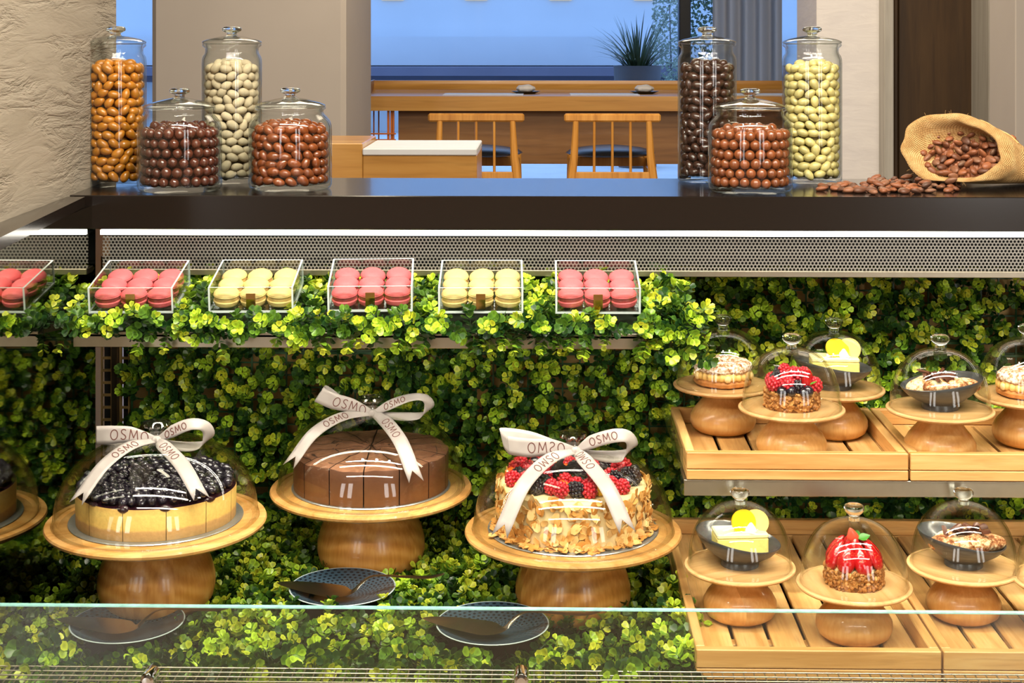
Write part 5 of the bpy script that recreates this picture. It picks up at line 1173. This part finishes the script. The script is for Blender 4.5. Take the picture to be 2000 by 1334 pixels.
def mat_from(items, name, parent):
    """items: list of (template, 4x4, tint) joined into one mesh"""
    Vs = []; Fs = []; Cs = []; b_ = 0
    for k, m4, tn in items:
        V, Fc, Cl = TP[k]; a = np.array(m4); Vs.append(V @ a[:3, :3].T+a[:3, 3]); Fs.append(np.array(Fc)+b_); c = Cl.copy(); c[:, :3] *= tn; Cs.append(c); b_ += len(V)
    V = np.vstack(Vs); Fq = np.vstack(Fs); me = bpy.data.meshes.new(name)
    me.vertices.add(len(V)); me.vertices.foreach_set('co', V.ravel()); me.loops.add(Fq.size); me.loops.foreach_set('vertex_index', Fq.ravel().astype(np.int32))
    me.polygons.add(len(Fq)); me.polygons.foreach_set('loop_start', np.arange(0, Fq.size, 3, dtype=np.int32)); me.polygons.foreach_set('loop_total', np.full(len(Fq), 3, np.int32))
    me.update(calc_edges=True); me.polygons.foreach_set('use_smooth', [True]*len(Fq)); me.materials.append(M['leaf'])
    at_ = me.color_attributes.new('leaf', 'FLOAT_COLOR', 'POINT'); at_.data.foreach_set('color', np.vstack(Cs).ravel())
    o = link(name, me, parent); o.location = tuple(-x for x in parent.location); tag(o, kind='stuff'); return o
def orient(loc, axis, spin, s):
    z = Vector(axis).normalized(); x = Vector((0, 0, 1)).cross(z)
    if x.length < .05: x = Vector((1, 0, 0))
    x.normalize(); y = z.cross(x); m = Matrix((x, y, z)).transposed() @ Matrix.Rotation(spin, 3, 'Z')
    return Matrix.Translation(loc) @ m.to_4x4() @ Matrix.Scale(s, 4)
def plant(T, items, score, nparts):
    idx = sorted(range(len(items)), key=lambda i: score[i])[:nparts]; ch = set(idx); off = T.location
    for i in idx:
        k, m4, tn = items[i]; l_, r_, s_ = m4.decompose(); o = link('sprig', TPm[k], T, l_-off, r_.to_euler(), s_)
    mat_from([it for i, it in enumerate(items) if i not in ch], 'foliage', T)
rr = random.Random(77)
# back wall
Wt = thing('boxwood_wall_panel', 'upright wall of small leaved artificial boxwood lining the rear of the case', 'artificial hedge', (.19, 2.63, .16))
items = []; score = []
x = XM+.075
xs0 = xat(262, 2.6)
for gx in np.arange(xs0, XR-.02, .0196):
    for gz_ in np.arange(.15, .690, .0185):
        px_ = gx+rr.uniform(-.010, .010); pz_ = gz_+rr.uniform(-.010, .010)
        row = abs(((pz_-.463) % .25)-.0)
        if min(row, .25-row) < .008 and rr.random() < .6: continue
        if rr.random() < .03: continue
        dep = rr.uniform(0, .034)*rr.random()
        ax_ = (rr.gauss(0, .45), -1, rr.gauss(.25, .40)); s_ = rr.uniform(.85, 1.15)
        items.append((rr.randrange(9), orient((px_, 2.620-dep, pz_), ax_, rr.uniform(0, 6.3), s_), rr.uniform(.7, 1.15)))
        vis = -1.0 < (px_+.03)/2.6*F/1000 < 1.0
        score.append((2.62-dep)-(.02 if vis else -1)+rr.uniform(0, .008)+(0 if pz_ > .28 else .03))
plant(Wt, items, score, 290)
lt = MB()
for gx in np.arange(xs0-.01, XR-.02, .030): lt.b2((gx, 2.616, .15), (gx+.0028, 2.6195, .70))
for gz_ in np.arange(.155, .70, .0215): lt.b2((xs0-.01, 2.6195, gz_), (XR-.02, 2.622, gz_+.0024))
for gz_ in (.452, .474, .202, .224): lt.b2((xs0-.01, 2.613, gz_), (XR-.02, 2.6225, gz_+.0042))
tag(wobj('lattice', lt, M['lattice'], Wt, 0), kind='stuff')
# floor mat
holes = [(P.x, P.y, .078) for P in (P_che, P_cho, P_alm)]
for px, py in ((669, 1148), (249, 1216), (962, 1219)): p = at_z(px, py, PLZ+.01); holes.append((p.x, p.y, .070))
Ft = thing('boxwood_floor_mat', 'low mat of artificial boxwood covering the case floor around the cake stands', 'artificial hedge', (-.15, 2.3, .13))
wobj('mat_backing', MB().b2((XM+.004, 2.055, .1302), (xd-.004, 2.612, .140)), M['mat_base'], Ft, 0)
items = []; score = []
for gx in np.arange(XM+.015, xd-.004, .0168):
    for gy in np.arange(2.065, 2.612, .0172):
        px_ = gx+rr.uniform(-.009, .009); py_ = gy+rr.uniform(-.009, .009)
        inh = [h for h in holes if (px_-h[0])**2+(py_-h[1])**2 < h[2]**2]
        if inh: continue
        s_ = rr.uniform(.85, 1.2); fr = max(0, (2.13-py_)/.08)
        ax_ = (rr.gauss(0, .5), rr.gauss(-.35, .45)-1.0*fr, 1)
        items.append((rr.randrange(9), orient((px_, py_, .1415-.008*fr), ax_, rr.uniform(0, 6.3), s_*.92), rr.uniform(.6, 1.05)))
        score.append(py_+rr.uniform(-.05, .05))
for k in range(330):   # drooping over the front edge
    px_ = rr.uniform(XM+.01, xd+.005); items.append((rr.randrange(9), orient((px_, 2.03+rr.uniform(-.04, .035), rr.uniform(.150, .166)), (rr.gauss(0, .5), -1, rr.gauss(-.15, .4)), rr.uniform(0, 6), rr.uniform(.9, 1.3)), rr.uniform(.85, 1.1))); score.append(1.95+rr.uniform(0, .05))
for k in range(26):    # against the tray side
    py_ = rr.uniform(2.0, 2.3); items.append((rr.randrange(9), orient((xd-.008, py_, .15), (rr.gauss(.1, .4), -.3, 1), rr.uniform(0, 6), 1.15), 1.0)); score.append(2.0)
plant(Ft, items, score, 290)
# shelf mat
St = thing('boxwood_shelf_mat', 'boxwood garland on the steel shelf, hanging over its lip around the macaron boxes', 'artificial hedge', ((sx0+sx1)/2, 2.3, s_z1))
items = []; score = []
def zsh(y): return s_z1-.003+tt*.55*(y-SYF)
for gx in np.arange(sx0+.006, sx1+.03, .0175):
    for gy in np.arange(SYF+.006, 2.55, .018):
        px_ = gx+rr.uniform(-.008, .008); py_ = gy+rr.uniform(-.008, .008); ins = False; near = False
        for bx, brz in BOXES:
            dx = px_-bx; dy = py_-2.272; cx_ = dx*math.cos(brz)+dy*math.sin(brz); cy_ = -dx*math.sin(brz)+dy*math.cos(brz)
            if abs(cx_) < BW/2+.004 and -.003 < cy_ < BD+.004: ins = True
        if ins: continue
        endc = max(0, (px_-xat(1262, 2.3))/.10)
        ax_ = (rr.gauss(.15*endc, .45), rr.gauss(-.3, .4), 1); s_ = rr.uniform(.85, 1.15)*(1+.15*endc)
        up_ = endc*.032*rr.random()
        if up_ > .012: items.append((rr.randrange(9), orient((px_+rr.uniform(-.01, .01), py_, zsh(py_)+up_*.4), ax_, rr.uniform(0, 6.3), s_), 1.0)); score.append(2.3)
        items.append((rr.randrange(9), orient((px_, py_, zsh(py_)+up_), ax_, rr.uniform(0, 6.3), s_), rr.uniform(.8, 1.05))); score.append(py_+rr.uniform(-.03, .03))
for k in range(130):   # front fringe
    px_ = rr.uniform(sx0-.015, sx1+.035); dn = rr.random(); hang = rr.random() < .22
    items.append((rr.randrange(9), orient((px_, SYF-.002-rr.uniform(0, .008), s_z1+.006+rr.uniform(-.005, .010)), (rr.gauss(0, .5), -1, -.9-rr.random() if hang else rr.gauss(.25, .5)), rr.uniform(0, 6), rr.uniform(.8, 1.1)), rr.uniform(.7, 1.05))); score.append(2.2+rr.uniform(0, .08))
for k in range(42):    # clump at the shelf end, trailing down
    u_ = rr.random(); px_ = sx1+rr.uniform(-.03, .045); items.append((rr.randrange(9), orient((px_, SYF+rr.uniform(-.01, .12), s_z1+rr.uniform(-.030, .052)), (rr.gauss(.4, .5), rr.gauss(-.8, .4), rr.gauss(.2, .8)), rr.uniform(0, 6), rr.uniform(.9, 1.2)), 1.0)); score.append(2.2+rr.uniform(0, .1))
plant(St, items, score, 280)
wobj('mat_backing', MB().add([(sx0, SYF+.003, zsh(SYF)+.0005), (sx1, SYF+.003, zsh(SYF)+.0005), (sx1, 2.60, zsh(2.60)+.0005), (sx0, 2.60, zsh(2.60)+.0005), (sx0, SYF+.003, zsh(SYF)+.004), (sx1, SYF+.003, zsh(SYF)+.004), (sx1, 2.60, zsh(2.60)+.004), (sx0, 2.60, zsh(2.60)+.004)], [(3,2,1,0), (4,5,6,7), (0,1,5,4), (1,2,6,5), (2,3,7,6), (3,0,4,7)]), M['mat_base'], St, 0)
